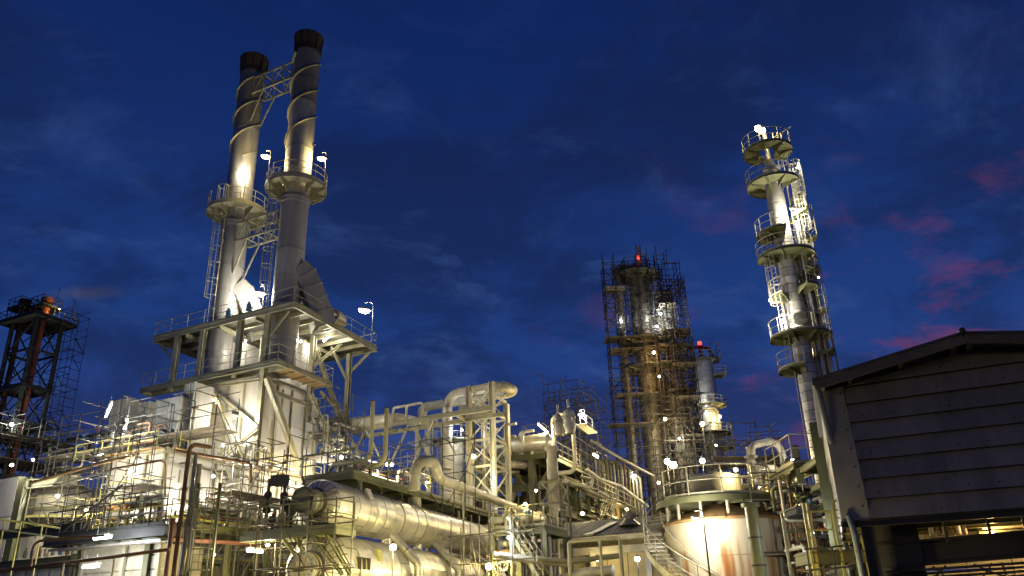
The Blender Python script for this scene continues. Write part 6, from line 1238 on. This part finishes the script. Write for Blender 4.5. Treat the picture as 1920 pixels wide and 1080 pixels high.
# tank side
lamp('starry warm lamp on the drum on the tank top', flat(cP, zP) + Vector((.55, -1.75, .95)), 300, 'warm', size=.12, arm=Vector((0, .4, 0)))
p = at(1304, 972, 29.9); lamp('hooded lamp on a thin tall pole before the tank', p, 700, 'white', 'post', foot=flat(p + Vector((.28, 0, 0))), size=.13, mat='dark')
LP('white lamp by the inverted U pipe', 1486, 864, 41, 320, 'white', size=.16)
LP('warm lamp behind the tank top valves', 1425, 915, 38, 380, 'warm', size=.11)
LP('small cool lamp in the olive frame behind the yellow stair', 1523, 999, 27.0, 160, 'cool', size=.08)
LP('warm lamp low in the olive frame', 1500, 945, 33, 320, 'warm', size=.10)
p = at(1530, 1115, 20.5); lamp('post lamp standing in the yard before the yellow stair', p, 300, 'warm', 'post', foot=flat(p), size=.14)  # unseen lamp, added to light the stair from below the view
p = at(1390, 1120, 25.5); lamp('post lamp standing in the yard before the tank', p, 330, 'warm', 'post', foot=flat(p), size=.14)  # unseen lamp, added to light the tank side from below the view
# slim column
zt3 = zq(285)
for (dx, lab) in ((-.75, 'left one of two bright lamps on the slim column top'), (-.45, 'right one of two bright lamps on the slim column top')):
    f = flat(Q + Vector((dx, -.9, 0)), zt3); lamp(lab, f + Z * (1.45 if dx < -.6 else 1.25), 420, 'warm', 'post', foot=f, size=.27)
LP('tube lamp near the caged stair of the slim column', 1495, 310, 49.3, 220, 'white', 'tube', size=.16, aim=Vector((.3, 0, .9)))
LP('white hooded flood lamp lighting the slim column bands', 1486, 391, 48.4, 900, 'white', 'flood', size=.22, aim=Vector((.0, .75, -.7)))
LP('white lamp on the ladder cage of the slim column, upper one', 1443, 563, 49, 500, 'white', size=.11)
LP('white lamp on the slim column below the ladder cage, lower one', 1469, 600, 48.8, 700, 'white', size=.13)
LP('warm lamp behind the risers of the slim column', 1535, 520, 51.2, 260, 'warm', size=.10)
LP('warm lamp low behind the risers of the slim column', 1545, 655, 51.2, 260, 'warm', size=.10)
# inside the building
lamp('tube lamp under the beam inside the open ground floor', GB(6.3, z2 - .25, -1.3), 90, 'white', 'tube', size=.35, aim=uu)
lamp('warm ceiling lamp inside the open ground floor', GB(3.6, zb - .35, -2.4), 170, 'orange', 'bulb', size=.09)  # hidden lamp, assumed from the yellow lit interior
lamp('warm wall lamp low inside the open ground floor', GB(4.9, z2 - .8, -2.7), 90, 'orange', 'bulb', size=.09)  # unseen lamp, added to light the wall below the beam

# unseen mast lamps behind and beside the viewpoint, added as warm fill light
for (x, y, h, W, lab) in ((11.0, -6.0, 9.0, 950, 'added tall mast lamp out of view, fill light before the gabled building'), (-9.0, 6.0, 10.0, 500, 'added tall mast lamp out of view, fill light before the vessels'), (-24.0, 14.0, 10.0, 350, 'added tall mast lamp out of view, fill light before the gallery')):
    lamp(lab, Vector((x, y, h)), W, 'warm', 'post', foot=Vector((x - .5, y, 0)), size=.25)

q = hR(430, 948, -1.0); lamp('added bulkhead lamp above the burner ports behind the pole scaffold', q, 380, 'white', size=.11)  # lamp added to brighten the wall round the burner ports
q = hR(515, 962, -1.0); lamp('added bulkhead lamp on the firebox beside the dark valves', q, 420, 'white', size=.11)  # another lamp added to light the firebox face
q = hR(352, 950, -.9); lamp('added bulkhead lamp on the firebox behind the riser bundle', q, 320, 'white', size=.11)  # lamp added to light the wall behind the risers
q = hL(225, 955, -1.1); lamp('added bulkhead lamp low on the firebox behind the gallery rail', q, 380, 'white', size=.11)  # lamp added to light the firebox left wall
q = S(1.2, bB * .5, zMid + 2.8); lamp('added bulkhead lamp between the decks behind the frame columns', q, 420, 'white', size=.12)  # lamp added to light the space between the decks
q = S(-1.2, bpx(420, zTop, -1.2), zMid - 2); lamp('added bulkhead lamp under the middle platform gallery', q, 160, 'warm', size=.12)  # lamp added between scaffold and heater wall for more light
# ================================================================== pale steam drifting from the lattice tower flue
def plume():
    a = at(88, 545, 84); b = at(265, 552, 84); c = (a + b) / 2; L = (b - a).length
    m = MB(); n = 14
    m.lathe(a, (b - a), [(0, .02)] + [(L * k / n, .35 + 1.15 * math.sin(PI * min(1, (k / n)) ** .7)) for k in range(1, n)] + [(L, .02)], 16)
    mt = bpy.data.materials.new('steam'); mt.use_nodes = True; nt = mt.node_tree; n_ = nt.nodes; l = nt.links; n_.clear()
    out = n_.new('ShaderNodeOutputMaterial'); v = n_.new('ShaderNodeVolumePrincipled'); l.new(v.outputs[0], out.inputs['Volume'])
    v.inputs['Color'].default_value = (.95, .93, .93, 1); v.inputs['Anisotropy'].default_value = .2
    tc = n_.new('ShaderNodeTexCoord'); mp = n_.new('ShaderNodeMapping'); l.new(tc.outputs['Object'], mp.inputs[0]); mp.inputs['Scale'].default_value = (2 / L, 1 / 1.3, 1 / 1.1)
    ln = n_.new('ShaderNodeVectorMath'); ln.operation = 'LENGTH'; l.new(mp.outputs[0], ln.inputs[0])
    mr = n_.new('ShaderNodeMapRange'); mr.interpolation_type = 'SMOOTHSTEP'; l.new(ln.outputs['Value'], mr.inputs[0]); mr.inputs[1].default_value = 1.0; mr.inputs[2].default_value = .1; mr.inputs[3].default_value = 0; mr.inputs[4].default_value = 1
    t = n_.new('ShaderNodeTexNoise'); l.new(tc.outputs['Object'], t.inputs[0]); t.inputs['Scale'].default_value = .6; t.inputs['Detail'].default_value = 4
    mu = n_.new('ShaderNodeMath'); mu.operation = 'MULTIPLY'; l.new(mr.outputs[0], mu.inputs[0]); l.new(t.outputs[0], mu.inputs[1])
    m2 = n_.new('ShaderNodeMath'); m2.operation = 'MULTIPLY'; l.new(mu.outputs[0], m2.inputs[0]); m2.inputs[1].default_value = .8; l.new(m2.outputs[0], v.inputs['Density'])
    MATS['steam'] = mt; o = m.build('steam_plume', 'steam', None); tag(o, 'pale steam drifting from the orange flue of the lattice tower', 'steam', kind='stuff')
    lamp('warm lamp beside the orange flue top of the lattice tower', D(dR * .6, -.8, zd(572)), 260, 'warm', size=.12)  # lamp added to brighten the steam and flue top
plume()
# ================================================================== denser pipework, catwalks, trays and stairs
def manifold(label, P, U, V, w, d, h, n, seed, mats=('cream', 'galv', 'rustpipe', 'white', 'green', 'dark'), r0=.035, r1=.10, name='pipe_manifold'):
    g = random.Random(seed); T = thing(name, label, 'pipework', P); U = U.normalized(); V = V.normalized()
    q = lambda c: P + U * c[0] + V * c[1] + Z * c[2]
    for i in range(n):
        c = [g.uniform(0, w), g.uniform(0, d), g.uniform(0, h)]; pts = [q(c)]; last = None
        for k in range(g.choice((2, 3, 3, 4))):
            ax = g.choice([a for a in (0, 0, 1, 2, 2) if a != last]); last = ax; lim = (w, d, h)[ax]; t = g.uniform(0, lim)
            if abs(t - c[ax]) < .3: t = c[ax] + .45 if c[ax] < lim / 2 else c[ax] - .45
            c = list(c); c[ax] = t; pts.append(q(c))
        r = g.uniform(r0, r1); m = g.choice(mats); MB().tube(fillet(pts, r * 3, 3)[0], r, 8).build('pipe', m, T, 50)
        a, b = pts[0], pts[1]; e = (b - a).normalized(); mid = lerp(a, b, g.uniform(.3, .7))
        if g.random() < .6: MB().lathe(mid, e, [(-.16, r), (-.16, r * 2), (-.12, r * 2), (-.1, r * 1.5), (.1, r * 1.5), (.12, r * 2), (.16, r * 2), (.16, r)], 10).build('valve', g.choice(('dark', 'galv', 'blue', m)), T)
        if g.random() < .35: s = mid + Z * .35 if abs(e.z) < .5 else mid + V * -.3; rod(T, 'valve_spindle', mid, s, .02, 'galv', 6); MB().tube(arc(s, .13, 0, 6.1, 9, s.z), .016, 5).build('hand_wheel', g.choice(('dark', 'red', 'galv')), T)
    for i in range(max(2, int(w / 1.6)) + 1):
        x = P + U * (w * i / max(2, int(w / 1.6))) + V * d * .5; beam(T, 'stanchion', flat(x, 0), x + Z * h * g.uniform(.6, 1.0), .09, .09, g.choice(('green', 'cream')), 'H')
    beam(T, 'bearer', P + Z * h * .45 + V * d * .5, P + U * w + Z * h * .45 + V * d * .5, .08, .12, 'green', 'C')
    return T
def catwalk(label, P, U, L, out, w=.9, mat='green', rmat='cream', legs=(), sp=1.3):
    T = thing('catwalk', label, 'walkway', P); U = U.normalized(); deck(T, P, U * L, out.normalized() * w, mat='grating', bmat=mat, fasc=.18, joist=1.4, fw=.08)
    o = P + out.normalized() * (w - .03); railing(T, [o, o + U * L], mat=rmat, sp=sp, r=.028)
    for t in legs: p = P + U * L * t + out.normalized() * w * .8; beam(T, 'leg', flat(p, 0), p - Z * .2, .14, .14, mat, 'H')
    return T
def tray(label, A, B, w=.45, n=5):
    T = thing('cable_tray', label, 'cable tray', A); d = (B - A).normalized(); s = d.cross(Z).normalized() * w / 2
    for e in (-1, 1): beam(T, 'side_rail', A + s * e, B + s * e, .03, .1, 'galv', 'C')
    m = MB(); k = int((B - A).length / .35)
    for i in range(k): p = lerp(A, B, (i + .5) / k); m.bar(p - s, p + s, .03, .02)
    m.build('rungs', 'galv', T, 0, 'stuff')
    for i in range(n): o = s * (-.75 + 1.5 * i / (n - 1)) + Z * .04; MB().tube([lerp(A, B, t / 8) + o + Z * rnd.uniform(0, .03) for t in range(9)], rnd.uniform(.015, .03), 5).build('cable', 'dark', T)
    return T
def flight(label, A, B, w=.7, mat='cream'):
    T = thing('stair_flight', label, 'stairs', A); d = flat(B - A); s = Vector((-d.y, d.x, 0)).normalized() * w / 2; n = max(4, int((B.z - A.z) / .2))
    for e in (-1, 1):
        beam(T, 'stringer', A + s * e, B + s * e, .06, .2, mat, 'C'); rod(T, 'handrail', A + s * e + Z * 1.0, B + s * e + Z * 1.0, .025, mat, 6); rod(T, 'mid_rail', A + s * e + Z * .55, B + s * e + Z * .55, .02, mat, 6)
        for k in range(4): p = lerp(A, B, k / 3) + s * e; rod(T, 'post', p, p + Z * 1.0, .022, mat, 6)
    for k in range(n): p = lerp(A, B, (k + .5) / n); MB().box(p - s - d.normalized() * .12, s * 2, d.normalized() * .24, Z * .03).build('tread', 'grating', T, 0)
# firebox right face
q = hR(340, 958, -.15); catwalk('green catwalk along the burner ports on the firebox right face', q, RA, 11.0, -LA, 1.0, legs=(.1, .5, .9))
q = hR(335, 1048, -.15); catwalk('lower green catwalk under the burner ports', q, RA, 10.0, -LA, 1.0, legs=(.05, .5, .95), rmat='yellow')
q = hL(306, 938, -.1); catwalk('narrow green catwalk on the firebox left face over the gallery', q, LA, 4.2, -RA, .8, rmat='yellow')
manifold('tangle of fuel pipes and valves before the burner ports', hR(345, 992, -1.9), RA, -LA, 5.5, .8, 1.9, 16, 101)
manifold('tangle of thin pipes between the pole scaffold and the vessel head', hR(440, 1020, -2.4), RA, -LA, 5.0, .8, 2.4, 16, 102)
manifold('bundle of pipes behind the gallery gate', W1 + LA * 2.2 + RA * 1.9 - Z * .4, LA, RA, 7.0, 1.2, 2.2, 18, 103)
manifold('pipes and valves low before the pale lower shed', flat(at(175, 1085, 35)), LA, RA, 6.5, .8, 3.9, 18, 104)
manifold('pipes and valves on the firebox roof before the duct boxes', H(.3, .3, zH + .1), LA, RA, 6.0, 1.6, 1.8, 14, 105)
manifold('small pipework beside the heater column over the walkway', S(aE - .5, -1.4, zat(868, S(aE, -1, 0))), RA, LA, 5.0, 1.0, 3.6, 18, 106)
manifold('pipework standing behind the walkway rail', flat(W0 + AXH * 3.0 + LA * 2.0, zW + .1), AXH, LA, 9.0, 1.4, 1.7, 22, 107)
manifold('further pipework behind the far end of the walkway', flat(W0 + AXH * 12.5 + LA * 1.5, zW - 1.5), AXH, LA, 8.0, 2.0, 2.6, 22, 108)
manifold('thicket of valves and pipes under the olive platform', flat(F0 + LA * .1 - RA * .2, zat(1078, F0)), LA, RA, 3.6, 1.4, 2.0, 22, 109, r1=.14)
manifold('pipework before the low shed wall', flat(at(1080, 1085, 43)), Vector((1, 0, 0)), RA, 4.6, 1.0, 4.2, 18, 110, r1=.13)
manifold('warm lit pipework in the rack below the edge girder', flat(K + RA * 6 - LA * .6, zK - 4.6), RA, LA, 18, 1.5, 3.2, 26, 111, r0=.06, r1=.16)
manifold('pipework on the near edge of the rack deck', flat(K + LA * 1.5 + RA * .6, zK + .05), LA, RA, 6.0, 2.0, 1.4, 16, 112, r0=.05, r1=.14)
manifold('thin pipework behind the tank on the right', flat(at(1420, 940, 38)), Vector((1, .2, 0)), Vector((0, 1, 0)), 3.2, 2.0, at(1420, 905, 38).z, 24, 113)
manifold('pipework inside the olive frame', flat(R0 + Vector((-.9, .5, 0)), zat(1070, R0)), Vector((1, 0, 0)), Vector((0, 1, 0)), 2.2, 3.5, zat(880, R0) - zat(1070, R0), 26, 114, r1=.08)
manifold('pipework behind the scaffold stage above the bright bay', flat(at(205, 880, 45), zat(880, at(205, 880, 45))), LA, RA, 7.0, 1.5, 2.6, 18, 115)
manifold('pipework on the far side of the braced frame', flat(f0 + RA * 3, zat(930, f0)), RA, LA, 5.0, 2.5, 4.0, 20, 116, r0=.05, r1=.15)
tray('cable tray running under the dark gallery edge', W1 + LA * .3 - Z * .65 + RA * .3, W1 + LA * (w1 * .95) - Z * .65 + RA * .3)
tray('cable tray along the top of the firebox right face', H(.3, -1.0, zH - .8), H(aH * .9, -1.0, zH - .8))
tray('cable tray along the long pipe girder', lerp(at(656, 809, 61.0), at(656, 809, 61.0), 0) + RA * 1.0 + Z * .3, at_z(905, 766, at(656, 809, 61.0).z) + RA * 1.0 + Z * .3, .6)
tray('cable tray along the rack edge girder', flat(K + RA * 3 - LA * .45, zK - 2.1), flat(K + RA * kr - LA * .45, zK - 2.1), .6)
flight('steep stair down from the firebox roof walk', hR(470, 1000, -1.6), hR(415, 880, -1.6) + Vector((0, 0, 0)))
flight('steep stair beside the olive platform', flat(F0 - RA * .6 - LA * .2, F0.z - 3.0), flat(F0 - RA * .5 + LA * 1.9, F0.z), mat='cream')
flight('stair climbing to the rack catwalk', flat(K + RA * 12 - LA * 1.0, zK - 4.5), flat(K + RA * 17 - LA * 1.0, zK - 1.4), mat='pale')
